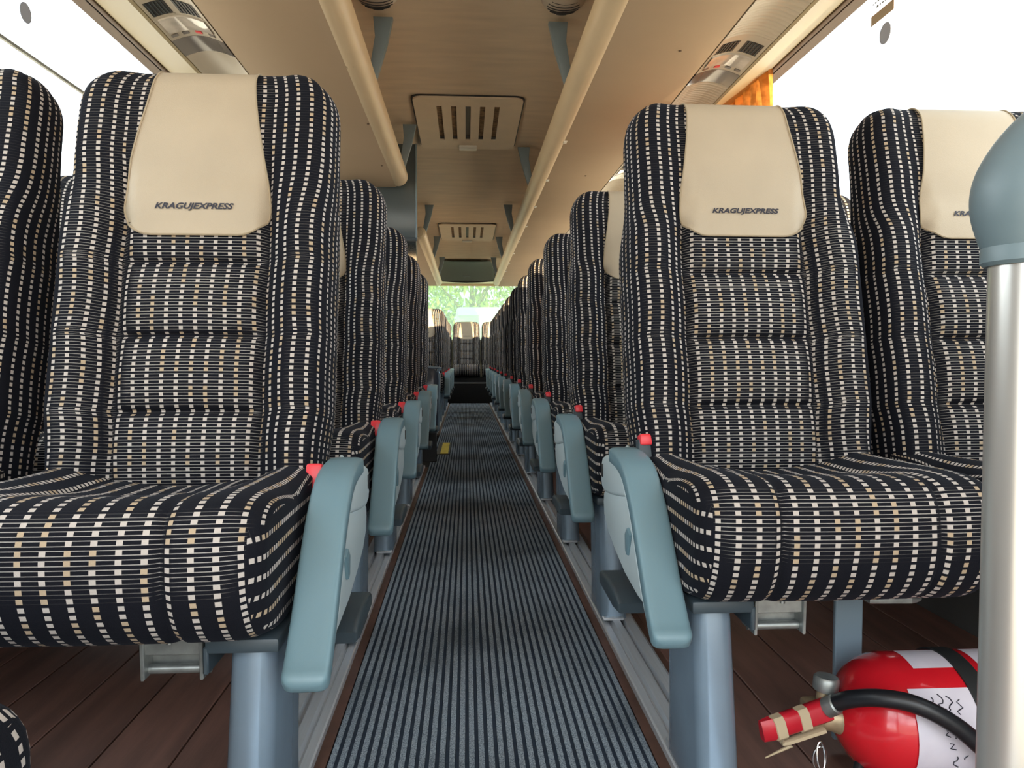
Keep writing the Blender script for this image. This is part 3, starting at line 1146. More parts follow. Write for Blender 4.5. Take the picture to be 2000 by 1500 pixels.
def cushion_mesh():
    bm = bmesh.new()
    prof = [(.055, .470), (-.02, .474), (-.10, .476), (-.18, .486), (-.25, .497), (-.295, .497), (-.322, .483), (-.336, .455), (-.338, .415), (-.328, .375), (-.305, .343), (-.27, .326), (-.20, .322), (-.05, .335), (.06, .345)]
    prof = smooth_path(prof, 4)
    n = len(prof)
    cy, cz = -.14, .418
    W = .206
    R_ = .050
    S = []
    for k in range(8):
        S.append(-W + R_ * (1 - cos(pi / 2 * k / 8)))
    m_ = 60
    for k in range(m_ + 1):
        S.append(-W + R_ + (2 * W - 2 * R_) * k / m_)
    for k in range(7, -1, -1):
        S.append(W - R_ * (1 - cos(pi / 2 * k / 8)))
    arc = [0.0]
    for i in range(1, n):
        arc.append(arc[-1] + math.hypot(prof[i][0] - prof[i - 1][0], prof[i][1] - prof[i - 1][1]))
    rows = []
    for s in S:
        a = abs(s)
        ins = 0.0
        if a > W - R_:
            k = (a - (W - R_)) / R_
            ins = R_ * (1 - sqrt(max(0, 1 - k * k))) * .9
        g = .007 * math.exp(-((a - .105) / .006) ** 2)
        row = []
        for i, (y, z) in enumerate(prof):
            dy, dz = y - cy, z - cz
            L_ = math.hypot(dy, dz)
            y2, z2 = y, z
            top = smoothstep(.44, .47, z)
            # side bolster of the seat top rises towards the back
            z2 += top * .022 * smoothstep(.10, .17, a) * smoothstep(-.32, -.08, y)
            z2 -= top * .012 * (1 - smoothstep(.0, .12, a)) * smoothstep(-.30, -.15, y)
            # plump front
            y2 -= .012 * (1 - (a / W) ** 2) * smoothstep(-.24, -.33, y)
            y2 -= dy / L_ * (ins + g)
            z2 -= dz / L_ * (ins + g) * (.35 if z < .36 else 1)
            row.append(Vector((s, y2, z2)))
        rows.append(row)
    V = grid(bm, rows, close_u=True)
    idx = {}
    # arc along s at the front
    u = [0.0]
    fi = min(range(n), key=lambda i: prof[i][0])
    for i in range(1, len(rows)):
        u.append(u[-1] + (rows[i][fi] - rows[i - 1][fi]).length)
    for i, r in enumerate(V):
        for j, q in enumerate(r):
            idx[q] = (.86 * (u[i] - u[len(u) // 2]), .93 * arc[j])
    c0 = bmesh.ops.inset_region
    f0 = bm.faces.new(V[0])
    f1 = bm.faces.new(V[-1])
    def uvf(q, f_):
        if abs(f_.normal.x) > .72 and abs(f_.calc_center_median().x) > W - .035 and f_.calc_center_median().z < .468:
            return (q.co.z, q.co.y * 1.0)
        return idx[q]
    return to_fabric_mesh('cushion', bm, uvf)

BTN = [.020]
COVER = [.428, .119, .092]        # lower edge, half width at the bottom, half width at the top
def cover_w(t):
    t0, t1 = COVER[0], TL
    k = (t - t0) / (t1 - t0)
    w = COVER[1] - (COVER[1] - COVER[2]) * smoothstep(.05, 1.0, k)
    r = .050
    if t < t0 + r:
        q = (t0 + r - t) / r
        w -= r * (1 - sqrt(max(0, 1 - q * q)))
    return w
def cover_pt(s, t, off=.0035):
    return bpt(s, t, front(s, t) + off)
def cover_rows(off):
    c0 = COVER[0]
    ts = [c0 + .05 * (1 - cos(pi / 2 * k / 9)) for k in range(10)] + [c0 + .05 + (TL - .095 - c0) * k / 14 for k in range(1, 15)] + [TL - .045 + .045 * sin(pi / 2 * k / 7) for k in range(1, 8)]
    rows = []
    for t in ts:
        w = cover_w(t)
        rows.append([cover_pt(-w + 2 * w * i / 20, t, off) for i in range(21)])
    w = cover_w(TL)
    # over the top and down the back
    fr, bk = front(0, TL), -back_d(TL)
    for k in range(1, 4):
        d = fr + (bk - fr) * k / 4
        rows.append([bpt(-w + 2 * w * i / 20, TL + off + .002, d) for i in range(21)])
    for t in (TL - .004, TL - .03, TL - .08, TL - .13):
        rows.append([bpt(-w + 2 * w * i / 20, t, -back_d(t) - .011) for i in range(21)])
    return rows

# meshes shared by all seats; mirrored for the left side
def mirrored(me):
    m2 = me.copy()
    bm = bmesh.new()
    bm.from_mesh(m2)
    for v in bm.verts:
        v.co.x = -v.co.x
    bmesh.ops.reverse_faces(bm, faces=bm.faces[:])
    bm.to_mesh(m2)
    bm.free()
    return m2

def seat_parts():
    """(name, mesh, sub-parts) in seat space: x to the window, y to the rear, z up, for a right-hand seat"""
    P = {}
    P['backrest'] = backrest_mesh()
    P['cushion'] = cushion_mesh()
    bm = bmesh.new()
    grid(bm, cover_rows(.0040))
    me = finish('headrest_cover', bm, M_cover, None, 60)
    P['headrest_cover'] = me.data
    bpy.data.objects.remove(me)
    bm = bmesh.new()
    rows = cover_rows(.0048)
    loop = [r[0] for r in reversed(rows[:31])] + rows[0][1:-1] + [r[-1] for r in rows[:31]]
    cl = [loop[0]]
    for p in loop[1:]:
        if (p - cl[-1]).length > .003:
            cl.append(p)
    tube(bm, cl, .0017, 5)
    o = finish('edge_binding', bm, M_stitch)
    P['edge_binding'] = o.data
    bpy.data.objects.remove(o)
    me = text_mesh('lettering', 'KRAGUJEXPRESS', .0130, .124, 0.30, 0.036)
    for v in me.vertices:
        s, h = v.co.x, v.co.y
        v.co = cover_pt(s, COVER[0] + .038 + h, .0056)
    me.materials.append(M_ink)
    P['lettering'] = me
    def take(key, bm, m, sharp=40):
        o = finish(key, bm, m, None, sharp)
        P[key] = o.data
        bpy.data.objects.remove(o)
    # shell at the back of the backrest
    bm = bmesh.new()
    rows = []
    for k in range(13):
        t = .02 + (TL - .09) * k / 12
        w = half_w(t) - .012
        d = back_d(t)
        rows.append([bpt(-w + 2 * w * i / 10, t, -d - .011 - .004 * (1 - (2 * i / 10 - 1) ** 2)) for i in range(11)])
    grid(bm, rows)
    bmesh.ops.solidify(bm, geom=bm.faces[:], thickness=.006)
    take('back_shell', bm, M_dark)
    # seat pan and frame beam under the cushion
    bm = bmesh.new()
    box(bm, -.195, .205, -.20, .05, .322, .340, .005, 2)
    box(bm, -.200, .205, -.155, -.12, .300, .330, .004, 2)
    box(bm, -.200, .205, -.02, .03, .300, .335, .004, 2)
    take('seat_frame', bm, M_dark)
    # hinge plate between cushion and backrest on the aisle side
    # armrest: soft pad along its front, cap and body behind
    Sx = -.234
    pad_out = smooth_path([(.015, .499), (-.045, .497), (-.105, .484), (-.160, .448), (-.205, .400), (-.250, .345), (-.288, .302), (-.298, .290)], 5)
    pad_in = smooth_path([(.010, .478), (-.045, .474), (-.090, .460), (-.135, .425), (-.178, .378), (-.222, .325), (-.258, .289), (-.279, .277)], 5)
    bm = bmesh.new()
    mids = [((o_[0] + i_[0]) / 2, (o_[1] + i_[1]) / 2) for o_, i_ in zip(pad_out, pad_in)]
    n_m = len(mids)
    rings = []
    for i, (my, mz) in enumerate(mids):
        a_, b_ = mids[max(0, i - 1)], mids[min(n_m - 1, i + 1)]
        ty, tz = b_[0] - a_[0], b_[1] - a_[1]
        l_ = math.hypot(ty, tz)
        ny, nz = tz / l_, -ty / l_                     # across the pad thickness
        rings.append((my, mz, ty / l_, tz / l_, ny, nz))
    my, mz, ty, tz, ny, nz = rings[-1]
    for d_ in (.005, .009, .0115, .0130):
        rings.append((my + ty * d_, mz + tz * d_, ty, tz, ny, nz))
    my, mz, ty, tz, ny, nz = rings[0]
    rings.insert(0, (my - ty * .006, mz - tz * .006, ty, tz, ny, nz))
    rows = []
    n_r = len(rings)
    for i, (my, mz, ty, tz, ny, nz) in enumerate(rings):
        k_ = i - (n_r - 5)
        sw, st = 1.0, 1.0
        if k_ > 0:
            sw = (1, .96, .86, .72, .50)[k_]
            st = (1, .92, .76, .55, .25)[k_]
        if i == 0:
            sw, st = .9, .6
        row = []
        for q in range(28):
            an = 2 * pi * q / 28
            cx_, cy_ = cos(an), sin(an)
            ex = .42
            px_ = math.copysign(abs(cx_) ** ex, cx_) * .0275 * sw
            pt_ = math.copysign(abs(cy_) ** ex, cy_) * .0145 * st
            row.append(Vector((Sx + px_, my + ny * pt_, mz + nz * pt_)))
        rows.append(row)
    V = grid(bm, rows, close_u=True)
    bm.faces.new(V[0]); bm.faces.new(V[-1])
    take('armrest_pad', bm, M_pad, 50)
    bm = bmesh.new()
    cap = [(-.060, .486), (-.02, .492), (.072, .482), (.100, .474), (.110, .462), (.112, .430), (.104, .418), (.080, .412), (.02, .418), (-.06, .430), (-.115, .440)]
    prism(bm, cap, Sx - .023, Sx + .023, 'X', .007, 3)
    take('armrest_cap', bm, M_body, 50)
    bm = bmesh.new()
    body = [(.085, .421), (.104, .408), (.108, .39), (.098, .365), (.06, .342), (.0, .325), (-.08, .308), (-.17, .300), (-.235, .300), (-.255, .305), (-.20, .375), (-.135, .432), (-.08, .44), (.0, .425)]
    prism(bm, body, Sx - .019, Sx + .021, 'X', .006, 3)
    take('armrest_body', bm, M_body, 50)
    bm = bmesh.new()
    rim = smooth_path([(-.085, .462), (-.130, .428), (-.172, .382), (-.214, .330), (-.250, .298)], 4)
    tube(bm, [(Sx - .022, y, z) for y, z in rim], .0035, 8)
    take('armrest_rim', bm, M_body)
    bm = bmesh.new()
    prism(bm, [(-.135, .385), (-.115, .392), (-.100, .380), (-.105, .352), (-.115, .348)], Sx - .024, Sx - .017, 'X', .003, 2)
    take('armrest_button', bm, M_pad)
    bm = bmesh.new()
    box(bm, Sx - .0245, Sx - .022, .088, .100, .438, .462, .001, 1)
    take('pivot_slot', bm, M_black)
    bm = bmesh.new()
    prism(bm, [(.0, .488), (.05, .486), (.045, .500), (.036, .503), (.022, .497)], Sx + .008, Sx + .014, 'X', .002, 2)
    take('armrest_lug', bm, M_body)
    # belt buckle on its stalk
    bm = bmesh.new()
    mt = Matrix.Translation((-.200, .0, .50)) @ Matrix.Rotation(radians(-12), 4, 'X')
    box(bm, -.0145, .0145, -.012, .012, -.10, .018, .004, 2, mt)
    take('buckle', bm, M_dark)
    bm = bmesh.new()
    box(bm, -.012, .012, -.0165, .009, .026 - BTN[0], .026, .004, 2, mt)
    take('buckle_button', bm, M_red)
    # leg
    bm = bmesh.new()
    def sect(cx, w, y0, y1, z):
        out = []
        r = .018
        for (sx, sy, a0) in ((1, 1, 0), (-1, 1, 90), (-1, -1, 180), (1, -1, 270)):
            for k in range(5):
                a = radians(a0 + 22.5 * k)
                out.append(Vector((cx + sx * (w / 2 - r) + r * cos(a), (y0 + y1) / 2 + sy * ((y1 - y0) / 2 - r) + r * sin(a), z)))
        return out
    rows = [sect(-.158, .056, -.235, -.08, .305), sect(-.155, .057, -.240, -.08, .22), sect(-.150, .060, -.242, -.075, .10), sect(-.148, .062, -.245, -.07, .022)]
    V = grid(bm, rows, close_u=True)
    bm.faces.new(V[0]); bm.faces.new(V[-1])
    take('leg', bm, M_legm, 45)
    bm = bmesh.new()
    box(bm, -.196, -.108, -.258, -.06, .303, .321, .004, 2)
    box(bm, -.113, -.106, -.258, -.19, .278, .312, .002, 1)
    take('leg_bracket', bm, M_dark)
    bm = bmesh.new()
    box(bm, -.178, -.128, -.255, -.06, .021, .028, .002, 1)
    take('foot_plate', bm, M_rail)
    bm = bmesh.new()
    prism(bm, [(.10, .262), (.02, .270), (-.05, .268), (-.075, .258), (-.07, .240), (-.03, .235), (.10, .238)], -.262, -.196, 'X', .007, 3)
    take('lever_pedal', bm, M_dark)
    # anchor clamp below the front of the cushion
    bm = bmesh.new()
    x0, x1 = -.098, -.022
    prism(bm, [(-.235, .335), (-.16, .335), (-.16, .285), (-.185, .262), (-.232, .262)], x0, x0 + .005, 'X', .001, 1)
    prism(bm, [(-.235, .335), (-.16, .335), (-.16, .285), (-.185, .262), (-.232, .262)], x1 - .005, x1, 'X', .001, 1)
    box(bm, x0, x1, -.228, -.222, .292, .338, .001, 1)
    box(bm, x0, x1, -.205, -.195, .270, .295, .001, 1)
    tube(bm, [(x0 - .004, -.215, .270), (x1 + .004, -.215, .270)], .006, 10)
    box(bm, x0 + .012, x1 - .012, -.236, -.226, .312, .330, .003, 2)
    tube(bm, [(x0 + .038, -.238, .31), (x0 + .038, -.238, .333)], .004, 8)
    take('anchor_clamp', bm, M_steel)
    # inner support strip with its flap
    bm = bmesh.new()
    box(bm, .103, .150, -.075, -.065, .02, .325, .002, 1)
    take('support_strip', bm, M_brkt)
    bm = bmesh.new()
    pts = [(.09, -.20), (.155, -.20)] + [(.155 + .028 * sin(pi * k / 8), -.172 - .028 * cos(pi * k / 8)) for k in range(9)] + [(.09, -.144)]
    prism(bm, pts, .292, .300, 'Z', .002, 1)
    take('flap_plate', bm, M_steel)
    return P

PR = seat_parts()
COVER[:] = [.404, .117, .081]
HEADW[0] = .012
BTN[0] = .040
PL_ = seat_parts()
PLM = {k: (mirrored(v) if k != 'lettering' else v) for k, v in PL_.items()}
AISLE = ['backrest', 'headrest_cover', 'cushion', 'back_shell', 'seat_frame', 'armrest_pad', 'armrest_cap', 'armrest_body', 'buckle', 'leg', 'lever_pedal', 'anchor_clamp', 'support_strip']
WINDOW = ['backrest', 'headrest_cover', 'cushion', 'back_shell', 'seat_frame']
REAR = ['backrest', 'headrest_cover', 'cushion', 'back_shell', 'seat_frame']
SUBS = {'headrest_cover': ['edge_binding', 'lettering'], 'armrest_cap': ['pivot_slot', 'armrest_lug'], 'armrest_body': ['armrest_rim', 'armrest_button'],
        'buckle': ['buckle_button'], 'leg': ['leg_bracket', 'foot_plate'], 'support_strip': ['flap_plate']}
PLABEL = {'headrest_cover': 'cream headrest cover printed with dark italic lettering', 'buckle_button': 'red buckle button',
          'armrest_pad': 'teal-grey soft armrest pad', 'leg': 'blue-grey painted steel leg'}
def seat(kind, side, loc, label, group):
    parts = {'aisle': AISLE, 'window': WINDOW, 'rear': REAR}[kind]
    P = PR if side > 0 else PLM
    e = empty('coach_seat', label, 'seat', group, loc)
    for p in parts:
        if side < 0 and p == 'support_strip':
            continue
        o = link(p, P[p], None, e)
        if side < 0 and p.split('_')[0] in ('armrest', 'buckle', 'leg', 'lever', 'anchor'):
            o.location = (.007, -.028, -.028) if p == 'buckle' else (.012, 0, 0)
        if p in PLABEL:
            o['label'] = PLABEL[p]
        for s_ in SUBS.get(p, ()):
            c = link(s_, P[s_], None, o)
            if s_ in PLABEL:
                c['label'] = PLABEL[s_]
    return e

U_A, U_W, V_A, V_W = .467, .922, .474, .952
rows_r = [1.25 + .75 * k for k in range(12)]
rows_lf = [1.15 + .75 * k for k in range(5)]
rows_lr = [7.42 + .75 * k for k in range(4)]
for k, y in enumerate(rows_r):
    extra = {0: ', its cream cover fully in view', 1: ', its cream cover half hidden'}.get(k, ', dark fabric with cream dashes')
    seat('aisle', 1, (AX + U_A, y, 0), '%s-row aisle seat right of the carpet%s' % (ORD[k], extra), 'aisle seats along the right of the carpet')
    seat('window', 1, (AX + U_W, y, 0), '%s-row window seat on the right%s' % (ORD[k], ', half hidden by the silver pole' if k == 0 else ', beside the right wall'), 'window seats on the right')
for k, y in enumerate(rows_lf):
    seat('aisle', -1, (AX - V_A, y, 0), '%s-row aisle seat left of the carpet, %s' % (ORD[k], 'largest cream cover at left' if k == 0 else 'ahead of the stairwell'), 'aisle seats along the left of the carpet')
    seat('window', -1, (AX - V_W, y, 0), '%s-row window seat on the left, %s' % (ORD[k], 'cut by the left edge' if k == 0 else 'ahead of the stairwell'), 'window seats on the left')
for k, y in enumerate(rows_lr):
    seat('aisle', -1, (AX - V_A, y, 0), 'aisle seat left of the carpet, %s row behind the stairwell' % ORD[k], 'aisle seats along the left of the carpet')
    seat('window', -1, (AX - V_W, y, 0), 'window seat on the left, %s row behind the stairwell' % ORD[k], 'window seats on the left')
for k, (x, lb) in enumerate(((0.0, 'sunlit middle seat of the rear bench facing the aisle'), (-.44, 'rear bench seat just left of the middle one'), (.44, 'rear bench seat just right of the middle one'),
                             (-.88, 'rear bench seat at the left window'), (.88, 'rear bench seat at the right window'))):
    seat('rear', 1, (x, 11.27, .045), lb, 'seats of the rear bench')
# base of the rear bench
rb = boxo('bench_base', WX0 + .02, WX1 - .02, 11.02, 11.5, .281, .342, M_riser, None, .006, 2)
tag(rb, 'black base box carrying the rear bench seats', 'bench base')

# ------------------------------------------------------------------ guide seat corner at lower left
def guide_seat():
    e = empty('guide_seat', 'corner of a folded dashed-velvet guide seat at the lower left', 'seat', None, (-.62, .42, .02))
    bm = bmesh.new()
    box(bm, -.30, .315, -.16, .14, .30, .405, .045, 5)
    def uvf(q, f_):
        n = f_.normal
        if abs(n.z) > .6:
            return (q.co.x, q.co.y)
        if abs(n.y) > .6:
            return (q.co.x, q.co.z)
        return (q.co.y, q.co.z)
    link('cushion', to_fabric_mesh('guide_cushion', bm, uvf), None, e)
    boxo('base', -.22, .20, -.10, .10, -.02, .30, M_dark, e, .01, 2)
guide_seat()

# ------------------------------------------------------------------ handrail pole at the right
hp = empty('handrail_pole', 'silver vertical handrail pole with a grey-blue plastic cap, nearest at right', 'handrail', None, (.316, .40, 0))
bm = bmesh.new()
lathe(bm, [(0, .0195), (.70, .0195), (.745, .0195)], (0, 0, 0), (0, 0, 1), 40)
finish('pole', bm, M_pole, hp)
bm = bmesh.new()
P_ = smooth_path([(0, 0, .717, .0215), (0, 0, .729, .0260), (.001, 0, .741, .0302), (.004, 0, .752, .0325), (.012, 0, .764, .0332), (.025, 0, .777, .0332), (.045, 0, .791, .033), (.070, 0, .802, .0325), (.10, 0, .809, .032), (.14, 0, .812, .032)], 5)
tube(bm, [p[:3] for p in P_], [p[3] for p in P_], 36)
finish('cap', bm, M_cap, hp, 60)
bm = bmesh.new()
lathe(bm, [(0, .0215), (.002, .0235), (.010, .0235), (.014, .0215)], (0, 0, .711), (0, 0, 1), 40)
finish('cap_collar', bm, M_cap, hp)
bm = bmesh.new()
lathe(bm, [(0, .045), (.006, .045), (.012, .024), (.016, .0195)], (0, 0, 0), (0, 0, 1), 32)
finish('foot_flange', bm, M_pole, hp)

# ------------------------------------------------------------------ fire extinguisher under the right window seat
EX, EY, EZ, ER = .0, 1.06, .118, .0925
fe = empty('fire_extinguisher', 'red fire extinguisher lying under the front right seats', 'fire extinguisher', None, (.60, EY, EZ))
bm = bmesh.new()
prof = [(-.048, .0), (-.047, .022), (-.036, .045), (-.018, .069), (.004, .085), (.030, ER), (.32, ER), (.345, .080), (.362, .06), (.370, .03), (.372, .0)]
lathe(bm, smooth_path(prof[1:6], 3)[:-1] + prof[5:], (0, 0, 0), (1, 0, 0), 56)
finish('cylinder', bm, M_extred, fe)
bm = bmesh.new()
lathe(bm, [(-.075, .012), (-.072, .017), (-.058, .019), (-.046, .024), (-.044, .027), (-.040, .027)], (0, 0, 0), (1, 0, 0), 24)
finish('neck_collar', bm, M_brass, fe)
bm = bmesh.new()
box(bm, -.098, -.066, -.016, .016, -.014, .028, .006, 2)
lathe(bm, [(0, .011), (.022, .010), (.026, .010)], (-.070, -.004, .022), (.12, 0, 1), 16)
valve = finish('valve', bm, M_brass, fe)
bm = bmesh.new()
lathe(bm, [(0, .017), (.002, .0185), (.018, .0185), (.021, .016)], (-.066, -.004, .044), (.10, 0, 1), 24)
finish('gauge_cap', bm, M_steel, valve)
# lever handles: upper red lever, lower lever, tape windings
bm = bmesh.new()
def lever_pt(d, o_):
    ax = Vector((-.96, -.16, -.20)).normalized()
    up = Vector((-.20, 0, .96)).normalized()
    return Vector((-.080, -.018, .016)) + ax * d + up * o_, ax
def lever(bm, o_, d0, d1, w0, w1, h):
    for k in range(1):
        pass
    rows = []
    for i in range(9):
        d = d0 + (d1 - d0) * i / 8
        w = w0 + (w1 - w0) * i / 8
        if i == 8:
            w *= .55
        p, ax = lever_pt(d, o_)
        side = ax.cross(Vector((0, 0, 1))).normalized()
        up = side.cross(ax).normalized()
        rows.append([p + side * (w * cx_) + up * (h * cz_) for cx_, cz_ in ((-1, -.7), (-.8, .6), (-.4, 1), (.4, 1), (.8, .6), (1, -.7), (.7, -1), (-.7, -1))])
    V = grid(bm, rows, close_u=True)
    bm.faces.new(V[0]); bm.faces.new(V[-1])
lever(bm, .004, -.012, .098, .0145, .0115, .0150)
lv = finish('lever', bm, M_lever, fe, 50)
bm = bmesh.new()
lever(bm, -.024, .0, .070, .009, .006, .003)
finish('lower_lever', bm, M_tape, fe)
for d in (.024, .064):
    bm = bmesh.new()
    lever(bm, .003, d, d + .017, .0150, .0143, .0160)
    finish('tape_wrap', bm, M_tape, lv)
bm = bmesh.new()
tube(bm, [lever_pt(.07, -.02)[0], lever_pt(.055, -.032)[0], lever_pt(.10, -.036)[0]], [.004, .003, .001], 6)
finish('tape_tail', bm, M_tape, lv)
bm = bmesh.new()
tube(bm, [(-.086 + .006 * sin(2 * pi * k / 24), -.034 + .004 * cos(2 * pi * k / 24), -.040 + .019 * cos(2 * pi * k / 24)) for k in range(24)], .0018, 8, closed=True)
tube(bm, [(-.086 + .010 * sin(2 * pi * k / 24), -.030, -.046 + .018 * cos(2 * pi * k / 24)) for k in range(24)], .0016, 8, closed=True)
finish('pin_ring', bm, M_chrome, fe)
bm = bmesh.new()
lathe(bm, [(0, .0145), (.016, .0145), (.018, .0125)], (-.072, -.022, .026), (.5, -.6, .6), 20)
finish('hose_ferrule', bm, M_steel, fe)
bm = bmesh.new()
hose = smooth_path([(-.064, -.030, .036), (-.050, -.055, .054), (-.025, -.085, .068), (.010, -.107, .068), (.055, -.120, .046), (.105, -.127, .004), (.16, -.125, -.045), (.205, -.118, -.085), (.24, -.10, -.105)], 6)
tube(bm, hose, .0122, 16)
finish('hose', bm, M_rubber, fe)
def cyl_patch(bm, x0, x1, a0, a1, r, nx=6, na=10, skew=0.0):
    rows = []
    for i in range(na + 1):
        a = a0 + (a1 - a0) * i / na
        rows.append([(x0 + (x1 - x0) * j / nx + skew * i / na, -r * cos(a), r * sin(a)) for j in range(nx + 1)])
    grid(bm, rows)
bm = bmesh.new()
cyl_patch(bm, .024, .118, radians(-42), radians(48), ER + .0012, skew=.0)
paper = finish('paper_label', bm, M_paper, fe, 60)
bm = bmesh.new()
cyl_patch(bm, .050, .118, radians(68), radians(100), ER + .0012)
finish('top_label', bm, M_paper, fe, 60)
bm = bmesh.new()
cyl_patch(bm, .152, .26, radians(66), radians(100), ER + .0012)
finish('top_label', bm, M_paper, fe, 60)
# handwriting on the paper label: short pen strokes
random.seed(5)
def pen(pts):
    bm = bmesh.new()
    R2 = ER + .0020
    tube(bm, [(x, -R2 * cos(a), R2 * sin(a)) for x, a in pts], .0008, 4)
    o = finish('handwriting', bm, M_ink, paper)
for (x0, a0, n_) in ((.078, 40, 9), (.092, 42, 9), (.104, 40, 8), (.116, 38, 7), (.092, 22, 8), (.104, 18, 6), (.098, 4, 4), (.106, -8, 7), (.120, -8, 3), (.124, -24, 3), (.112, -22, 4)):
    pts = []
    for k in range(n_):
        pts.append((x0 - .026 + random.uniform(-.005, .005), radians(a0 - 2.0 * k + random.uniform(-1, 1))))
    pen(pts)
# printed red mark low on the label
bm = bmesh.new()
cyl_patch(bm, .052, .060, radians(-32), radians(-26), ER + .002, 2, 2)
finish('red_print', bm, M_red, paper)
bm = bmesh.new()
rows = []
for i in range(40):
    a = radians(-40 + 190 * i / 39)
    rows.append([(x + .012 * sin(a) * -1, -r * cos(a), r * sin(a)) for x, r in ((.122, ER + .001), (.122, ER + .0035), (.150, ER + .0035), (.150, ER + .001))])
grid(bm, rows)
finish('strap', bm, M_strap, fe, 60)
bm = bmesh.new()
mt = Matrix.Translation((.148, -ER - .004, -.022))
box(bm, -.013, .013, -.004, .004, -.020, .018, .002, 2, mt)
box(bm, -.013, .013, -.010, -.004, -.026, -.016, .002, 2, mt)
box(bm, -.009, .012, -.003, .004, -.055, -.028, .002, 2, mt)
tube(bm, [(.136, -ER - .010, -.046), (.162, -ER - .010, -.046)], .004, 10)
finish('clasp', bm, M_steel, fe)
bm = bmesh.new()
box(bm, .070, .096, -.066, -.042, -.092, -.070, .004, 2)
finish('foot_lug', bm, M_extred, fe)
bm = bmesh.new()
prism(bm, [(-.07, -.118), (.07, -.118), (.07, -.104), (.045, -.080), (-.045, -.080), (-.07, -.104)], .05, .10, 'X', .002, 1)
prism(bm, [(-.07, -.118), (.07, -.118), (.07, -.104), (.045, -.080), (-.045, -.080), (-.07, -.104)], .25, .30, 'X', .002, 1)
finish('cradle', bm, M_dark, fe)
bm = bmesh.new()
tube(bm, smooth_path([(-.02, -.02, -.062), (-.03, -.035, -.080), (-.02, -.05, -.105), (.01, -.06, -.115)], 5), .008, 10)
finish('lower_hose', bm, M_rubber, fe)

# ------------------------------------------------------------------ curtain at the first right pillar
def curtain(x, y0, y1, label, seed):
    rnd = random.Random(seed)
    bm = bmesh.new()
    n = 70
    rows = []
    for k in range(11):
        t = k / 10
        z = 1.765 - (1.765 - .80) * t
        row = []
        for i in range(n + 1):
            q = i / n
            y = y0 + (y1 - y0) * (q * (1 - .06 * sin(pi * t)))
            k_ = 1 - .9 * smoothstep(.22, .52, t)
            d = .022 * k_ * sin(q * 2 * pi * 8.0 + .4 * sin(7 * t)) + .005 * k_ * sin(q * 61 + 3 * t)
            row.append(Vector((x + d + .040 * (1 - k_), y, z)))
        rows.append(row)
    grid(bm, rows)
    bmesh.ops.solidify(bm, geom=bm.faces[:], thickness=.0015)
    o = finish('curtain', bm, M_curt, None, 60)
    return tag(o, label, 'curtain')
curtain(WX1 - .050, 2.80, 3.40, 'orange pleated curtain gathered at the right window pillar', 3)

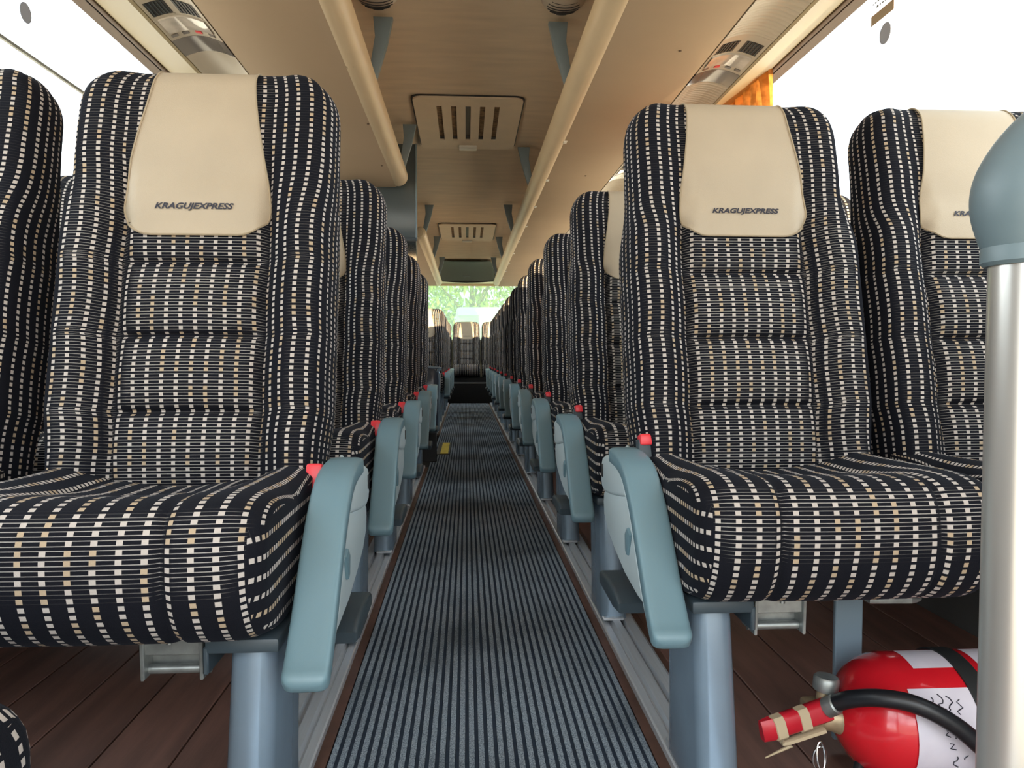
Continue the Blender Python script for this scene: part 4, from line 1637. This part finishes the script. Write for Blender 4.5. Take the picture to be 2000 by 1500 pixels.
# ------------------------------------------------------------------ outside
g = boxo('ground', -80, 80, -80, 80, -1.10, -1.0, M_ground)
struct(g, 'pale ground outside, toned warm to bounce light inside')
def tree(x, y, h, r, seed, label, nleaf=2600):
    rnd = random.Random(seed)
    t = empty('tree', label, 'tree', 'trees behind the coach', (x, y, -1.0))
    bm = bmesh.new()
    pts = smooth_path([(0, 0, 0), (.05, .03, h * .25), (-.04, .06, h * .5), (.03, 0, h * .85)], 4)
    tube(bm, pts, [.16 * (1 - .8 * i / (len(pts) - 1)) for i in range(len(pts))], 10)
    for k in range(7):
        a = rnd.uniform(0, 2 * pi)
        z0 = h * rnd.uniform(.2, .6)
        tube(bm, [(0, 0, z0), (cos(a) * r * .35, sin(a) * r * .35, z0 + h * .12), (cos(a) * r * .7, sin(a) * r * .7, z0 + h * .2)], [.06, .04, .015], 6)
    finish('trunk', bm, M_bark, t)
    vs_, fs_ = [], []
    centres = [(rnd.uniform(-r, r) * .75, rnd.uniform(-r, r) * .75, h * rnd.uniform(.18, .95), r * rnd.uniform(.3, .5)) for _ in range(22)]
    for k in range(nleaf):
        c = rnd.choice(centres)
        d = Vector((rnd.gauss(0, 1), rnd.gauss(0, 1), rnd.gauss(0, 1))).normalized() * c[3] * rnd.uniform(.55, 1)
        p = Vector(c[:3]) + d
        e = Euler((rnd.uniform(0, 6), rnd.uniform(0, 6), rnd.uniform(0, 6))).to_matrix()
        l_, w_ = rnd.uniform(.08, .15), rnd.uniform(.035, .06)
        b = len(vs_)
        for q in ((-l_, 0, 0), (0, w_, .01), (l_, 0, 0), (0, -w_, .01)):
            vs_.append(p + e @ Vector(q))
        fs_.append((b, b + 1, b + 2, b + 3))
    me = bpy.data.meshes.new('foliage')
    me.from_pydata([tuple(v) for v in vs_], [], fs_)
    o = link('foliage', me, M_leaf, t)
    o['kind'] = 'stuff'
for i, (x, y, h, r, lb) in enumerate(((-3.4, 19.0, 5.5, 1.5, 'leafy green tree seen through the left of the rear window'),
                                      (0.2, 22.5, 6.2, 2.0, 'yellow-green tree seen through the middle of the rear window'),
                                      (4.0, 20.0, 5.5, 1.5, 'leafy green tree seen through the right of the rear window'))):
    tree(x, y, h, r, 20 + i, lb, 5200)
# parked van behind the coach
vn = empty('van', 'pale van parked behind the coach, seen through the rear window', 'van', None, (.78, 16.5, -1.0))
bm = bmesh.new()
prism(bm, [(-2.2, .32), (2.3, .32), (2.45, .75), (2.3, 1.15), (1.55, 1.45), (1.0, 2.4), (.7, 2.55), (-2.0, 2.62), (-2.2, 2.45)][::1], -.98, .98, 'X', .08, 3)
finish('body', bm, M_van, vn)
boxo('rear_window', -.80, .80, -2.225, -2.19, 1.45, 2.2, M_vwin, vn, .02, 2)
boxo('bumper', -.96, .96, -2.32, -2.18, .36, .58, M_brkt, vn, .04, 2)
for sx in (-.92, .92):
    for sy in (-1.3, 1.5):
        bm = bmesh.new()
        lathe(bm, [(-.11, .30), (-.10, .33), (.10, .33), (.11, .30)], (sx, sy, .33), (1, 0, 0), 28)
        finish('wheel', bm, M_tyre, vn)
# low building added out of view, keeps the low sun off the front rows
bd = empty('sun_blocker', 'added unseen building standing ahead of the coach on the open yard', 'sun_blocker', None, (0, -33.5, -1.0))
boxo('block', -18, 15.9, -3, 3, 0, 6.6, M_blocker, bd, .05, 1)
boxo('blocker_edge', -18.1, 16.0, -3.1, 3.1, 6.6, 6.8, M_ext, bd, .03, 1)
bd['kind'] = 'structure'
del bd['category']
for k in range(9):
    boxo('window', -16.6 + 3.5 * k, -14.8 + 3.5 * k, 2.96, 3.03, 1.6, 3.4, M_vwin, bd, .02, 1)  # panes on the added block, equally out of view
